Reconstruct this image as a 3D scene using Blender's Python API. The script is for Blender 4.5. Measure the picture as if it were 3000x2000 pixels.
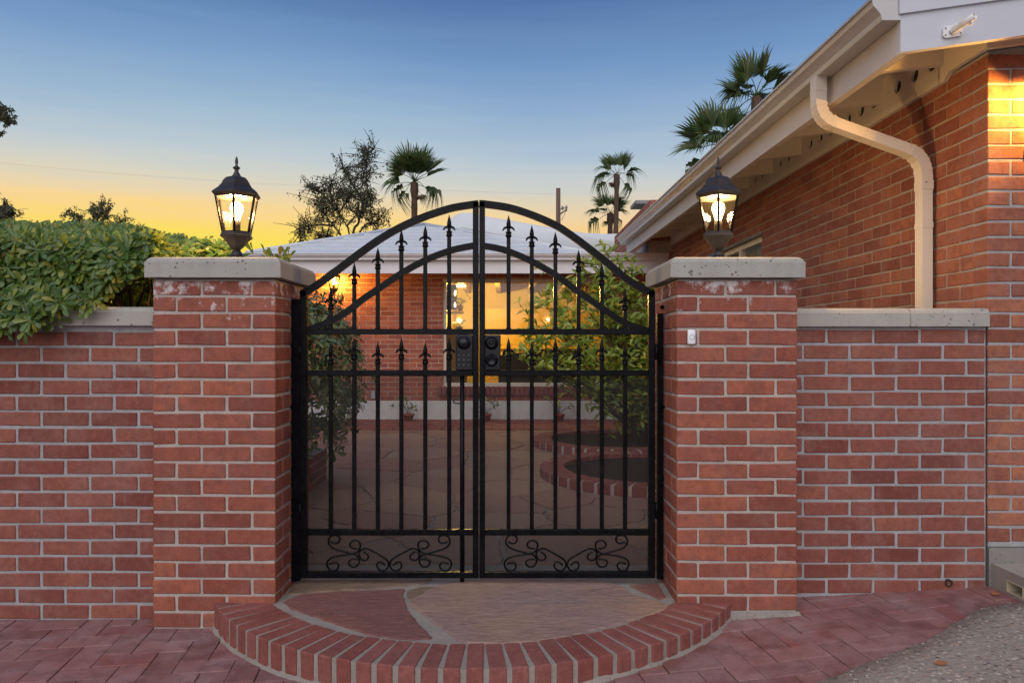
import bpy, bmesh, math, random
from mathutils import Vector, Matrix, noise as mnoise

random.seed(7)
R = random.Random(11)
scene = bpy.context.scene
COL = scene.collection
for _o in list(bpy.data.objects):
    bpy.data.objects.remove(_o)

# ------------------------------------------------------------------ camera
ZC = 1.155                      # eye height above the paving at the left pillar
FPX, CU, CV = 2160.0, 1492.0, 1012.0
cam_d = bpy.data.cameras.new('camera')
cam_d.sensor_width = 36.0
cam_d.lens = FPX / 3000.0 * 36.0
cam_d.shift_x = (1500.0 - CU) / 3000.0
cam_d.shift_y = (CV - 1000.0) / 3000.0
cam_d.clip_start = 0.05
cam_d.clip_end = 2000.0
cam = bpy.data.objects.new('camera', cam_d)
COL.objects.link(cam)
cam.location = (0, 0, ZC)
cam.rotation_euler = (math.radians(90), 0, 0)
scene.camera = cam

# ------------------------------------------------------------------ world (dusk sky)
def s2l(c):
    return tuple(((x / 255.0) / 12.92 if x <= 10 else (((x / 255.0) + 0.055) / 1.055) ** 2.4) for x in c)

world = bpy.data.worlds.new('World')
scene.world = world
world.use_nodes = True
wn = world.node_tree.nodes
wl = world.node_tree.links
wn.clear()
def wnode(t, **kw):
    n = wn.new(t)
    for k, v in kw.items():
        setattr(n, k, v)
    return n
def fill_ramp(n, stops):
    e = n.color_ramp.elements
    while len(e) > 1:
        e.remove(e[-1])
    e[0].position = stops[0][0]; e[0].color = (*stops[0][1], 1)
    for p, c in stops[1:]:
        k = e.new(p); k.color = (*c, 1)
tc = wnode('ShaderNodeTexCoord')
sep = wnode('ShaderNodeSeparateXYZ')
wl.new(tc.outputs['Generated'], sep.inputs[0])
wmap = wnode('ShaderNodeMapping')
wmap.inputs['Scale'].default_value = (1.6, 1.6, 24.0)
wmap.inputs['Rotation'].default_value = (0.0, math.radians(2.0), 0.0)
wl.new(tc.outputs['Generated'], wmap.inputs[0])
wnz = wnode('ShaderNodeTexNoise')
wnz.inputs['Scale'].default_value = 2.2
wnz.inputs['Detail'].default_value = 6
wnz.inputs['Roughness'].default_value = 0.6
wl.new(wmap.outputs[0], wnz.inputs['Vector'])
wm1 = wnode('ShaderNodeMath', operation='SUBTRACT'); wl.new(wnz.outputs['Fac'], wm1.inputs[0]); wm1.inputs[1].default_value = 0.5
wm2 = wnode('ShaderNodeMath', operation='MULTIPLY_ADD'); wl.new(wm1.outputs[0], wm2.inputs[0]); wm2.inputs[1].default_value = 0.034
wl.new(sep.outputs[2], wm2.inputs[2])
rA = wnode('ShaderNodeValToRGB'); rB = wnode('ShaderNodeValToRGB'); rC = wnode('ShaderNodeValToRGB')
fill_ramp(rA, [(0.0, s2l((252, 208, 60))), (0.125, s2l((254, 226, 84))), (0.148, s2l((253, 220, 110))), (0.170, s2l((250, 215, 145))),
               (0.188, s2l((236, 214, 172))), (0.208, s2l((216, 212, 195))), (0.235, s2l((194, 205, 210))), (0.28, s2l((165, 191, 210))),
               (0.352, s2l((130, 166, 203))), (0.424, s2l((98, 138, 186))), (0.6, s2l((80, 116, 168))), (1.0, s2l((68, 101, 154)))])
fill_ramp(rB, [(0.0, s2l((242, 180, 115))), (0.12, s2l((249, 196, 122))), (0.148, s2l((248, 207, 140))), (0.170, s2l((240, 210, 163))), (0.190, s2l((222, 209, 184))),
               (0.212, s2l((200, 206, 205))), (0.25, s2l((174, 194, 211))), (0.30, s2l((145, 174, 206))), (0.352, s2l((118, 154, 198))), (0.424, s2l((85, 119, 170))),
               (0.6, s2l((72, 105, 158))), (1.0, s2l((68, 101, 154)))])
fill_ramp(rC, [(0.0, s2l((150, 132, 140))), (0.12, s2l((162, 146, 158))), (0.28, s2l((128, 140, 172))), (0.5, s2l((84, 114, 162))), (1.0, s2l((66, 98, 150)))])
for r_ in (rA, rB, rC):
    wl.new(wm2.outputs[0], r_.inputs[0])
dotn = wnode('ShaderNodeVectorMath', operation='DOT_PRODUCT')
wl.new(tc.outputs['Generated'], dotn.inputs[0]); dotn.inputs[1].default_value = (-0.34, 0.94, 0.0)
mrA = wnode('ShaderNodeMapRange', interpolation_type='SMOOTHSTEP'); wl.new(dotn.outputs['Value'], mrA.inputs[0])
mrA.inputs[1].default_value = 0.88; mrA.inputs[2].default_value = 0.99
mrC = wnode('ShaderNodeMapRange', interpolation_type='SMOOTHSTEP'); wl.new(dotn.outputs['Value'], mrC.inputs[0])
mrC.inputs[1].default_value = -0.4; mrC.inputs[2].default_value = 0.6
mxC = wnode('ShaderNodeMix', data_type='RGBA'); mxA = wnode('ShaderNodeMix', data_type='RGBA')
wl.new(mrC.outputs[0], mxC.inputs[0]); wl.new(rC.outputs[0], mxC.inputs[6]); wl.new(rB.outputs[0], mxC.inputs[7])
wl.new(mrA.outputs[0], mxA.inputs[0]); wl.new(mxC.outputs[2], mxA.inputs[6]); wl.new(rA.outputs[0], mxA.inputs[7])
bg = wnode('ShaderNodeBackground'); bg.inputs['Strength'].default_value = 1.0
wl.new(mxA.outputs[2], bg.inputs['Color'])
wo = wnode('ShaderNodeOutputWorld'); wl.new(bg.outputs[0], wo.inputs[0])

# broad soft fill lamp added behind the camera, standing in for dusk skylight
fill_sun_d = bpy.data.lights.new('fill_sun', 'SUN')
fill_sun_d.energy = 2.35
fill_sun_d.angle = math.radians(75)
fill_sun_d.color = (1.0, 0.955, 0.93)
fill_sun = bpy.data.objects.new('fill_sun', fill_sun_d)
COL.objects.link(fill_sun)
fill_sun.rotation_euler = Vector((0.15, 0.88, -0.68)).to_track_quat('-Z', 'Y').to_euler()
fill_sun.location = (0, -5, 6)

scene.view_settings.view_transform = 'Standard'
scene.view_settings.look = 'None'
scene.view_settings.exposure = 0.0
scene.view_settings.gamma = 1.0
scene.view_settings.use_curve_mapping = False
scene.render.engine = 'CYCLES'
scene.cycles.use_denoising = True
scene.cycles.max_bounces = 8
scene.cycles.transparent_max_bounces = 24
scene.cycles.sample_clamp_indirect = 6.0
scene.cycles.sample_clamp_direct = 0.0
scene.cycles.blur_glossy = 1.0

# ------------------------------------------------------------------ helpers
def W(u, v, y):
    """photo pixel at distance y -> world point"""
    return Vector(((u - CU) / FPX * y, y, ZC + (CV - v) / FPX * y))
def F(u, v, zr):
    """photo pixel on the level zr (height relative to the eye, negative) -> world point"""
    y = -zr * FPX / (v - CV)
    return Vector(((u - CU) / FPX * y, y, ZC + zr))

_wm = {}
def link(o, parent=None, mw=None):
    COL.objects.link(o)
    if mw is None:
        mw = Matrix.Identity(4)
    if parent is not None:
        o.parent = parent
        o.matrix_parent_inverse = _wm[parent.name].inverted()
    o.matrix_basis = mw
    _wm[o.name] = mw
    return o
def tag(o, label=None, cat=None, group=None, kind=None):
    if label: o['label'] = label
    if cat: o['category'] = cat
    if group: o['group'] = group
    if kind: o['kind'] = kind
    return o
def thing(name, label, cat, loc=(0, 0, 0), group=None, kind=None):
    o = bpy.data.objects.new(name, None)
    o.empty_display_size = 0.1
    link(o, None, Matrix.Translation(Vector(loc)))
    return tag(o, label, cat, group, kind)
def copy_tree(o, parent=None):
    c = o.copy()
    COL.objects.link(c)
    if parent is not None:
        inv = o.matrix_parent_inverse.copy()
        c.parent = parent
        c.matrix_parent_inverse = inv
    for ch in list(o.children):
        copy_tree(ch, c)
    return c

class MB:
    def __init__(s):
        s.v = []; s.f = []; s.sm = []
    def add(s, vs, fs, smooth=False):
        b = len(s.v)
        s.v.extend([tuple(p) for p in vs])
        for f in fs:
            s.f.append([b + i for i in f]); s.sm.append(smooth)
    def box(s, x0, x1, y0, y1, z0, z1):
        s.add([(x0, y0, z0), (x1, y0, z0), (x1, y1, z0), (x0, y1, z0), (x0, y0, z1), (x1, y0, z1), (x1, y1, z1), (x0, y1, z1)],
              [(0, 3, 2, 1), (4, 5, 6, 7), (0, 1, 5, 4), (1, 2, 6, 5), (2, 3, 7, 6), (3, 0, 4, 7)])
    def hexa(s, b, t):
        s.add(list(b) + list(t), [(0, 3, 2, 1), (4, 5, 6, 7), (0, 1, 5, 4), (1, 2, 6, 5), (2, 3, 7, 6), (3, 0, 4, 7)])
    def prism(s, poly, ext, smooth=False):
        """poly: list of 3-D points (one face), ext: extrusion vector"""
        n = len(poly); ext = Vector(ext)
        a = [Vector(p) for p in poly]; b = [p + ext for p in a]
        s.add(a + b, [tuple(range(n - 1, -1, -1)), tuple(range(n, 2 * n))])
        base = len(s.v) - 2 * n
        for i in range(n):
            j = (i + 1) % n
            s.f.append([base + i, base + j, base + n + j, base + n + i]); s.sm.append(smooth)
    def tube(s, pts, rad, n=8, caps=True, smooth=True):
        pts = [Vector(p) for p in pts]
        m = len(pts)
        rr = rad if isinstance(rad, (list, tuple)) else [rad] * m
        up = None; vs = []
        for i, p in enumerate(pts):
            d = (pts[min(i + 1, m - 1)] - pts[max(i - 1, 0)])
            if d.length < 1e-9: d = Vector((0, 0, 1))
            d.normalize()
            if up is None:
                up = d.orthogonal().normalized()
            else:
                up = (up - d * up.dot(d))
                if up.length < 1e-6: up = d.orthogonal()
                up.normalize()
            w = d.cross(up)
            for k in range(n):
                a = 2 * math.pi * k / n
                vs.append(p + (up * math.cos(a) + w * math.sin(a)) * rr[i])
        fs = []
        for i in range(m - 1):
            for k in range(n):
                k2 = (k + 1) % n
                fs.append((i * n + k, i * n + k2, (i + 1) * n + k2, (i + 1) * n + k))
        s.add(vs, fs, smooth)
        if caps:
            b = len(s.v) - len(vs)
            s.f.append([b + k for k in range(n - 1, -1, -1)]); s.sm.append(False)
            s.f.append([b + (m - 1) * n + k for k in range(n)]); s.sm.append(False)
    def lathe(s, prof, n=16, c=(0, 0, 0), rot=0.0, smooth=True):
        vs = []; fs = []
        for r, z in prof:
            for k in range(n):
                a = rot + 2 * math.pi * k / n
                vs.append((c[0] + r * math.sin(a), c[1] - r * math.cos(a), c[2] + z))
        m = len(prof)
        for i in range(m - 1):
            for k in range(n):
                k2 = (k + 1) % n
                fs.append((i * n + k, i * n + k2, (i + 1) * n + k2, (i + 1) * n + k))
        s.add(vs, fs, smooth)
        b = len(s.v) - len(vs)
        s.f.append([b + k for k in range(n - 1, -1, -1)]); s.sm.append(False)
        s.f.append([b + (m - 1) * n + k for k in range(n)]); s.sm.append(False)
    def sweep(s, pts, w, d):
        """rectangular bar along a curve lying in an XZ plane; w in plane, d along y"""
        pts = [Vector(p) for p in pts]
        m = len(pts); vs = []
        for i, p in enumerate(pts):
            t = (pts[min(i + 1, m - 1)] - pts[max(i - 1, 0)]).normalized()
            nrm = Vector((-t.z, 0, t.x))
            for a, b in ((1, -1), (1, 1), (-1, 1), (-1, -1)):
                vs.append(p + nrm * (a * w / 2) + Vector((0, b * d / 2, 0)))
        fs = [(0, 1, 2, 3), tuple((m - 1) * 4 + k for k in (3, 2, 1, 0))]
        for i in range(m - 1):
            for k in range(4):
                k2 = (k + 1) % 4
                fs.append((i * 4 + k, (i + 1) * 4 + k, (i + 1) * 4 + k2, i * 4 + k2))
        s.add(vs, fs)
    def mesh(s, name, mat=None):
        me = bpy.data.meshes.new(name)
        me.from_pydata(s.v, [], s.f)
        me.polygons.foreach_set('use_smooth', s.sm)
        if mat: me.materials.append(mat)
        me.update()
        return me
    def build(s, name, mat, parent=None, fix=True):
        me = s.mesh(name, mat)
        if fix:
            bm = bmesh.new(); bm.from_mesh(me)
            bmesh.ops.recalc_face_normals(bm, faces=bm.faces)
            bm.to_mesh(me); bm.free()
        return link(bpy.data.objects.new(name, me), parent)

def bevel_mesh(name, lx, ly, lz, b, mat, jit=0.0, seed=0, seg=1, front=True):
    """box centred in x and z, front face on y=0 and body towards +y (or centred when front is False)"""
    rr = random.Random(seed)
    bm = bmesh.new()
    bmesh.ops.create_cube(bm, size=1.0)
    for v in bm.verts:
        v.co.x *= lx; v.co.z *= lz
        v.co.y = (v.co.y + 0.5) * ly if front else v.co.y * ly
        if jit:
            v.co += Vector((rr.uniform(-jit, jit), rr.uniform(-jit, jit) * 0.5, rr.uniform(-jit, jit)))
    if b > 0:
        bmesh.ops.bevel(bm, geom=list(bm.edges), offset=b, segments=seg, profile=0.5, affect='EDGES')
    me = bpy.data.meshes.new(name)
    bm.to_mesh(me); bm.free()
    me.materials.append(mat)
    return me
def bevelled(name, x0, x1, y0, y1, z0, z1, b, mat, parent=None, seg=2, jit=0.0, seed=0):
    me = bevel_mesh(name, x1 - x0, y1 - y0, z1 - z0, b, mat, jit, seed, seg, front=False)
    if seg > 1:
        for p in me.polygons: p.use_smooth = False
    return link(bpy.data.objects.new(name, me), parent, Matrix.Translation(((x0 + x1) / 2, (y0 + y1) / 2, (z0 + z1) / 2)))
def catmull(pts, n=6):
    P = [Vector(p) for p in pts]
    Q = [P[0] * 2 - P[1]] + P + [P[-1] * 2 - P[-2]]
    out = []
    for i in range(1, len(Q) - 2):
        a, b, c, d = Q[i - 1], Q[i], Q[i + 1], Q[i + 2]
        for k in range(n):
            t = k / n
            out.append(0.5 * ((2 * b) + (c - a) * t + (2 * a - 5 * b + 4 * c - d) * t * t + (3 * b - a - 3 * c + d) * t ** 3))
    out.append(P[-1])
    return out

# ------------------------------------------------------------------ materials
class NT:
    def __init__(s, name):
        s.m = bpy.data.materials.new(name)
        s.m.use_nodes = True
        s.n = s.m.node_tree.nodes; s.l = s.m.node_tree.links
        s.n.clear()
        s.out = s.n.new('ShaderNodeOutputMaterial')
        s.geo = s.n.new('ShaderNodeNewGeometry')
    def node(s, t, **kw):
        n = s.n.new(t)
        for k, v in kw.items(): setattr(n, k, v)
        return n
    def noise(s, scale, detail=4, rough=0.55, vec=None, sc3=None, dist=0.0):
        n = s.node('ShaderNodeTexNoise')
        n.inputs['Scale'].default_value = scale; n.inputs['Detail'].default_value = detail
        n.inputs['Roughness'].default_value = rough; n.inputs['Distortion'].default_value = dist
        v = vec or s.geo.outputs['Position']
        if sc3:
            mp = s.node('ShaderNodeMapping'); mp.inputs['Scale'].default_value = sc3
            s.l.new(v, mp.inputs[0]); v = mp.outputs[0]
        s.l.new(v, n.inputs['Vector'])
        return n.outputs['Fac']
    def voronoi(s, scale, feature='F1', out='Distance', vec=None):
        n = s.node('ShaderNodeTexVoronoi', feature=feature)
        n.inputs['Scale'].default_value = scale
        s.l.new(vec or s.geo.outputs['Position'], n.inputs['Vector'])
        return n.outputs[out]
    def ramp(s, fac, stops):
        n = s.node('ShaderNodeValToRGB'); fill_ramp(n, stops)
        s.l.new(fac, n.inputs[0]); return n.outputs[0]
    def rng(s, fac, a, b, c=0.0, d=1.0):
        n = s.node('ShaderNodeMapRange'); n.inputs[1].default_value = a; n.inputs[2].default_value = b
        n.inputs[3].default_value = c; n.inputs[4].default_value = d
        s.l.new(fac, n.inputs[0]); return n.outputs[0]
    def math(s, op, a, b):
        n = s.node('ShaderNodeMath', operation=op)
        for i, x in enumerate((a, b)):
            if isinstance(x, (int, float)): n.inputs[i].default_value = x
            else: s.l.new(x, n.inputs[i])
        return n.outputs[0]
    def mix(s, fac, a, b, blend='MIX'):
        n = s.node('ShaderNodeMix', data_type='RGBA', blend_type=blend)
        for i, x in ((0, fac), (6, a), (7, b)):
            if isinstance(x, (int, float)): n.inputs[i].default_value = x
            elif isinstance(x, tuple): n.inputs[i].default_value = (*x, 1) if len(x) == 3 else x
            else: s.l.new(x, n.inputs[i])
        return n.outputs[2]
    def rnd(s):
        oi = s.node('ShaderNodeObjectInfo')
        a = s.math('ADD', oi.outputs['Random'], s.geo.outputs['Random Per Island'])
        return s.math('FRACT', a, 0.0)
    def bump(s, h, strength=0.3, dist=0.01, prev=None):
        n = s.node('ShaderNodeBump'); n.inputs['Strength'].default_value = strength; n.inputs['Distance'].default_value = dist
        s.l.new(h, n.inputs['Height'])
        if prev: s.l.new(prev, n.inputs['Normal'])
        return n.outputs[0]
    def bsdf(s, col, rough=0.6, normal=None, spec=0.4, metal=0.0, coat=0.0):
        n = s.node('ShaderNodeBsdfPrincipled')
        if isinstance(col, tuple): n.inputs['Base Color'].default_value = (*col, 1)
        else: s.l.new(col, n.inputs['Base Color'])
        if isinstance(rough, (int, float)): n.inputs['Roughness'].default_value = rough
        else: s.l.new(rough, n.inputs['Roughness'])
        n.inputs['Specular IOR Level'].default_value = spec
        n.inputs['Metallic'].default_value = metal
        n.inputs['Coat Weight'].default_value = coat
        if normal: s.l.new(normal, n.inputs['Normal'])
        return n
    def done(s, sh):
        s.l.new(sh.outputs[0], s.out.inputs[0]); return s.m

def brick_mat(name, cols, eff=0.25, top=None, speck=0.5):
    t = NT(name)
    base = t.ramp(t.rnd(), cols)
    n1 = t.noise(14, 5, 0.6)
    base = t.mix(t.rng(n1, 0.42, 0.72, 0.0, 0.75), base, (0.17, 0.050, 0.038), 'MIX')
    n2 = t.noise(7, 8, 0.7)
    base = t.mix(t.rng(n2, 0.46, 0.70, 0.0, eff * 1.15), base, (0.48, 0.27, 0.22))
    n5 = t.noise(55, 4, 0.7, sc3=(1, 1, 0.4))
    base = t.mix(t.rng(n5, 0.55, 0.75, 0.0, 0.35), base, (0.42, 0.165, 0.11))
    n6 = t.noise(42, 6, 0.75)
    base = t.mix(t.rng(n6, 0.46, 0.66, 0.0, 0.42), base, (0.13, 0.042, 0.033))
    base = t.mix(t.rng(n6, 0.44, 0.28, 0.0, 0.32), base, (0.44, 0.165, 0.11))
    fine = t.noise(110, 3, 0.6)
    base = t.mix(t.rng(fine, 0.35, 0.7, 0.0, 0.35 * speck), base, (0.08, 0.03, 0.025))
    dots = t.voronoi(130)
    base = t.mix(t.rng(dots, 0.12, 0.06, 0.0, 0.35 * speck), base, (0.55, 0.40, 0.33))
    if top:
        sx = t.node('ShaderNodeSeparateXYZ'); t.l.new(t.geo.outputs['Position'], sx.inputs[0])
        h = t.rng(sx.outputs[2], top[0], top[1], -0.16, 0.145)
        n3 = t.noise(26, 8, 0.75)
        n4 = t.noise(9, 3, 0.5)
        k = t.math('ADD', t.math('ADD', t.math('MULTIPLY', n3, 0.6), t.math('MULTIPLY', n4, 0.4)), h)
        base = t.mix(t.rng(k, 0.60, 0.68, 0.0, 0.85), base, (0.66, 0.62, 0.60))
    hb = t.math('ADD', t.math('MULTIPLY', fine, 0.5), t.noise(45, 4, 0.6))
    nb = t.bump(hb, 0.35, 0.004)
    return t.done(t.bsdf(base, 0.85, nb, 0.25))

BR = [(0.0, (0.205, 0.056, 0.040)), (0.2, (0.27, 0.078, 0.052)), (0.5, (0.305, 0.094, 0.062)), (0.75, (0.34, 0.110, 0.070)), (0.92, (0.37, 0.118, 0.068)), (1.0, (0.20, 0.060, 0.048))]
M = {}
M['brick'] = brick_mat('red_brick', BR, 0.22)
M['pillar_brick'] = brick_mat('pillar_brick', [(p, (c[0] * 1.06, c[1] * 1.04, c[2] * 1.0)) for p, c in BR], 0.20, (1.12, 1.42))
M['wall_brick'] = brick_mat('garden_wall_brick', [(p, (c[0] * 0.86, c[1] * 0.92, c[2] * 0.98)) for p, c in BR], 0.30)
M['house_brick'] = brick_mat('house_brick', [(p, (c[0] * 1.16, c[1] * 1.36, c[2] * 1.2)) for p, c in BR], 0.35)
M['rear_brick'] = brick_mat('rear_house_brick', [(p, (c[0] * 1.15, c[1] * 1.15, c[2] * 1.1)) for p, c in BR], 0.30, None, 0.3)
M['step_brick'] = brick_mat('step_brick', [(0, (0.24, 0.085, 0.072)), (0.5, (0.30, 0.105, 0.09)), (1, (0.25, 0.075, 0.06))], 0.16, None, 0.8)

def mortar_mat(name, c, dark):
    t = NT(name)
    n = t.noise(70, 5, 0.7); n2 = t.noise(9, 4, 0.6)
    col = t.mix(t.rng(n2, 0.3, 0.7), c, tuple(x * 0.78 for x in c))
    col = t.mix(t.rng(n, 0.5, 0.75, 0, 0.6), col, dark)
    return t.done(t.bsdf(col, 0.95, t.bump(t.noise(190, 4, 0.7), 0.7, 0.004), 0.1))
M['mortar'] = mortar_mat('mortar', (0.50, 0.44, 0.385), (0.22, 0.19, 0.17))
M['mortar_grey'] = mortar_mat('grey_mortar', (0.40, 0.39, 0.39), (0.20, 0.19, 0.19))
M['mortar_side'] = mortar_mat('side_wall_mortar', (0.44, 0.36, 0.28), (0.24, 0.19, 0.15))
M['mortar_step'] = mortar_mat('step_mortar', (0.36, 0.315, 0.27), (0.16, 0.135, 0.115))
M['mortar_rear'] = mortar_mat('rear_mortar', (0.50, 0.36, 0.27), (0.35, 0.22, 0.16))
M['mortar_bed'] = mortar_mat('bed_mortar', (0.33, 0.29, 0.25), (0.14, 0.12, 0.10))

def concrete_mat(name, c, pits=True):
    t = NT(name)
    n = t.noise(5, 6, 0.6); f = t.noise(90, 4, 0.7)
    col = t.mix(t.rng(n, 0.3, 0.7), c, tuple(x * 0.8 for x in c))
    st = t.noise(22, 4, 0.6, sc3=(1, 1, 0.12))
    col = t.mix(t.rng(st, 0.52, 0.72, 0, 0.35), col, tuple(x * 0.66 for x in c))
    col = t.mix(t.rng(f, 0.5, 0.72, 0, 0.35), col, tuple(x * 0.6 for x in c))
    h = f
    if pits:
        p = t.voronoi(44)
        n2 = t.noise(8, 3, 0.5)
        thr = t.rng(n2, 0.40, 0.70, 0.05, 0.30)
        pm = t.math('LESS_THAN', p, thr)
        col = t.mix(t.math('MULTIPLY', pm, 0.75), col, (0.10, 0.09, 0.08))
        h = t.math('SUBTRACT', f, t.math('MULTIPLY', pm, 1.5))
    return t.done(t.bsdf(col, 0.88, t.bump(h, 0.35, 0.003), 0.2))
M['coping'] = concrete_mat('cast_concrete', (0.415, 0.395, 0.35))
M['concrete'] = concrete_mat('plain_concrete', (0.40, 0.36, 0.31), False)
M['old_concrete'] = concrete_mat('old_concrete', (0.25, 0.23, 0.21))
M['foundation'] = concrete_mat('white_foundation', (0.66, 0.66, 0.62), False)

def paint_mat(name, c, rough=0.5, grain=None, spec=0.4, metal=0.0, bumpk=0.12):
    t = NT(name)
    n = t.noise(3.5, 5, 0.6)
    col = t.mix(t.rng(n, 0.3, 0.75), c, tuple(x * 0.9 for x in c))
    g = t.noise(60, 4, 0.6, sc3=grain or (1, 1, 1))
    col = t.mix(t.rng(g, 0.55, 0.8, 0, 0.22), col, tuple(x * 0.72 for x in c))
    return t.done(t.bsdf(col, rough, t.bump(g, bumpk, 0.004), spec, metal))
M['fascia'] = paint_mat('cream_paint', (0.60, 0.57, 0.54), 0.55, (1, 0.15, 1.6))
M['rake'] = paint_mat('white_paint', (0.56, 0.57, 0.605), 0.5, (0.15, 1, 2.0))
M['soffit'] = paint_mat('soffit_paint', (0.70, 0.635, 0.55), 0.6)
M['gutter'] = paint_mat('gutter_enamel', (0.50, 0.47, 0.45), 0.25, (1, 0.1, 1), 0.6, 0.0, 0.03)
M['downspout'] = paint_mat('downspout_enamel', (0.72, 0.63, 0.52), 0.35, None, 0.5, 0.0, 0.03)
M['rear_paint'] = paint_mat('rear_fascia_paint', (0.72, 0.69, 0.69), 0.5)
M['roof_white'] = paint_mat('white_roof_coating', (0.64, 0.665, 0.68), 0.6, None, 0.3, 0.0, 0.25)
M['flashing'] = paint_mat('bright_flashing', (0.92, 0.91, 0.89), 0.35, None, 0.5, 0.0)
M['roof_dark'] = paint_mat('roofing', (0.26, 0.24, 0.23), 0.9)
M['bracket'] = paint_mat('white_plastic', (0.76, 0.74, 0.72), 0.4, None, 0.5, 0.0, 0.02)
M['window_frame'] = paint_mat('window_frame_paint', (0.66, 0.60, 0.50), 0.45)
M['bell'] = paint_mat('bell_plastic', (0.86, 0.85, 0.88), 0.3, None, 0.5, 0.0, 0.01)
M['bell_ring'] = paint_mat('bell_ring', (0.10, 0.11, 0.15), 0.4)
M['dark_hole'] = paint_mat('dark_mesh_vent', (0.03, 0.025, 0.02), 0.9)
M['room_wall'] = paint_mat('room_wall', (0.62, 0.48, 0.17), 0.8)
M['room_cabinet'] = paint_mat('room_cabinet', (0.66, 0.42, 0.07), 0.5)
M['room_dark'] = paint_mat('dark_upholstery', (0.02, 0.017, 0.015), 0.8)
M['room_floor'] = paint_mat('room_floor', (0.25, 0.16, 0.09), 0.5)
M['curtain'] = paint_mat('curtain', (0.40, 0.34, 0.26), 0.9)
M['terracotta'] = paint_mat('terracotta', (0.40, 0.13, 0.08), 0.8)
M['wood_pole'] = paint_mat('weathered_pole', (0.16, 0.10, 0.07), 0.9, (6, 6, 0.3))
M['cable'] = paint_mat('cable', (0.20, 0.19, 0.2), 0.6)
M['wire'] = paint_mat('pale_wire', (0.62, 0.58, 0.54), 0.5)
M['vent_pipe'] = paint_mat('cream_plastic', (0.55, 0.47, 0.33), 0.6)
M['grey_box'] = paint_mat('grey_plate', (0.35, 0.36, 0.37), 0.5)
M['pebble'] = paint_mat('pebble', (0.45, 0.40, 0.35), 0.8)
M['dry_leaf'] = paint_mat('dry_leaf', (0.32, 0.12, 0.05), 0.7)

def metal_mat(name, c, rough, spec=0.5):
    t = NT(name)
    n = t.noise(45, 4, 0.6)
    r_ = t.rng(n, 0.3, 0.7, rough - 0.08, rough + 0.12)
    col = t.mix(t.rng(t.noise(12, 4), 0.4, 0.8), c, tuple(x * 1.6 + 0.003 for x in c))
    return t.done(t.bsdf(col, r_, t.bump(t.noise(130, 3), 0.10, 0.002), spec))
M['iron'] = metal_mat('black_iron', (0.0035, 0.0035, 0.0045), 0.26, 0.10)
M['lock'] = metal_mat('black_lock', (0.004, 0.0045, 0.007), 0.22, 0.28)
M['key'] = metal_mat('key_button', (0.16, 0.16, 0.18), 0.4)
M['lantern'] = metal_mat('bronze_lantern', (0.022, 0.018, 0.017), 0.42)
M['fixture'] = metal_mat('dark_fixture', (0.03, 0.025, 0.02), 0.5)

def glass_mat(name, tint, diff, gloss=0.08):
    t = NT(name)
    tr = t.node('ShaderNodeBsdfTransparent'); tr.inputs[0].default_value = (*tint, 1)
    gl = t.node('ShaderNodeBsdfGlossy'); gl.inputs['Roughness'].default_value = 0.05
    tl = t.node('ShaderNodeBsdfTranslucent'); tl.inputs[0].default_value = (0.9, 0.74, 0.50, 1)
    m1 = t.node('ShaderNodeMixShader'); m1.inputs[0].default_value = gloss
    t.l.new(tr.outputs[0], m1.inputs[1]); t.l.new(gl.outputs[0], m1.inputs[2])
    m2 = t.node('ShaderNodeMixShader')
    n = t.noise(30, 4, 0.7)
    t.l.new(t.rng(n, 0.3, 0.8, diff * 0.4, diff * 1.6), m2.inputs[0])
    t.l.new(m1.outputs[0], m2.inputs[1]); t.l.new(tl.outputs[0], m2.inputs[2])
    return t.done(m2)
M['lamp_glass'] = glass_mat('lamp_glass', (0.96, 0.93, 0.86), 0.0010, 0.012)
M['pane'] = glass_mat('window_glass', (0.95, 0.96, 0.94), 0.002, 0.03)

def emit_mat(name, c, s):
    t = NT(name)
    e = t.node('ShaderNodeEmission'); e.inputs[0].default_value = (*c, 1); e.inputs[1].default_value = s
    return t.done(e)
M['bulb'] = emit_mat('lit_bulb', (1.0, 0.72, 0.38), 30)
M['bulb_wall'] = emit_mat('lit_wall_bulb', (1.0, 0.70, 0.30), 30)
M['bulb_rear'] = emit_mat('lit_rear_bulb', (1.0, 0.70, 0.32), 25)
M['bulb_room'] = emit_mat('lit_room_bulb', (1.0, 0.75, 0.36), 9)
M['ceiling_glow'] = emit_mat('lit_ceiling_lamp', (1.0, 0.74, 0.32), 9)

def screen_mat():
    t = NT('perforated_screen')
    sx = t.node('ShaderNodeSeparateXYZ'); t.l.new(t.geo.outputs['Position'], sx.inputs[0])
    k = 2 * math.pi / 0.0042
    row = t.math('FLOOR', t.math('MULTIPLY', sx.outputs[2], 1 / 0.0042), 0)
    off = t.math('MULTIPLY', t.math('MODULO', row, 2.0), math.pi)
    a = t.math('COSINE', t.math('ADD', t.math('MULTIPLY', sx.outputs[0], k), off), 0)
    b = t.math('SINE', t.math('MULTIPLY', sx.outputs[2], k / 2), 0)
    b2 = t.math('MULTIPLY', b, b)
    h = t.math('ADD', t.math('MULTIPLY', a, 0.5), b2)
    hole = t.math('GREATER_THAN', h, 0.47)
    d = t.bsdf((0.012, 0.012, 0.013), 0.6, None, 0.3)
    tr = t.node('ShaderNodeBsdfTransparent')
    m = t.node('ShaderNodeMixShader')
    t.l.new(hole, m.inputs[0]); t.l.new(d.outputs[0], m.inputs[1]); t.l.new(tr.outputs[0], m.inputs[2])
    return t.done(m)
M['screen'] = screen_mat()

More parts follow.
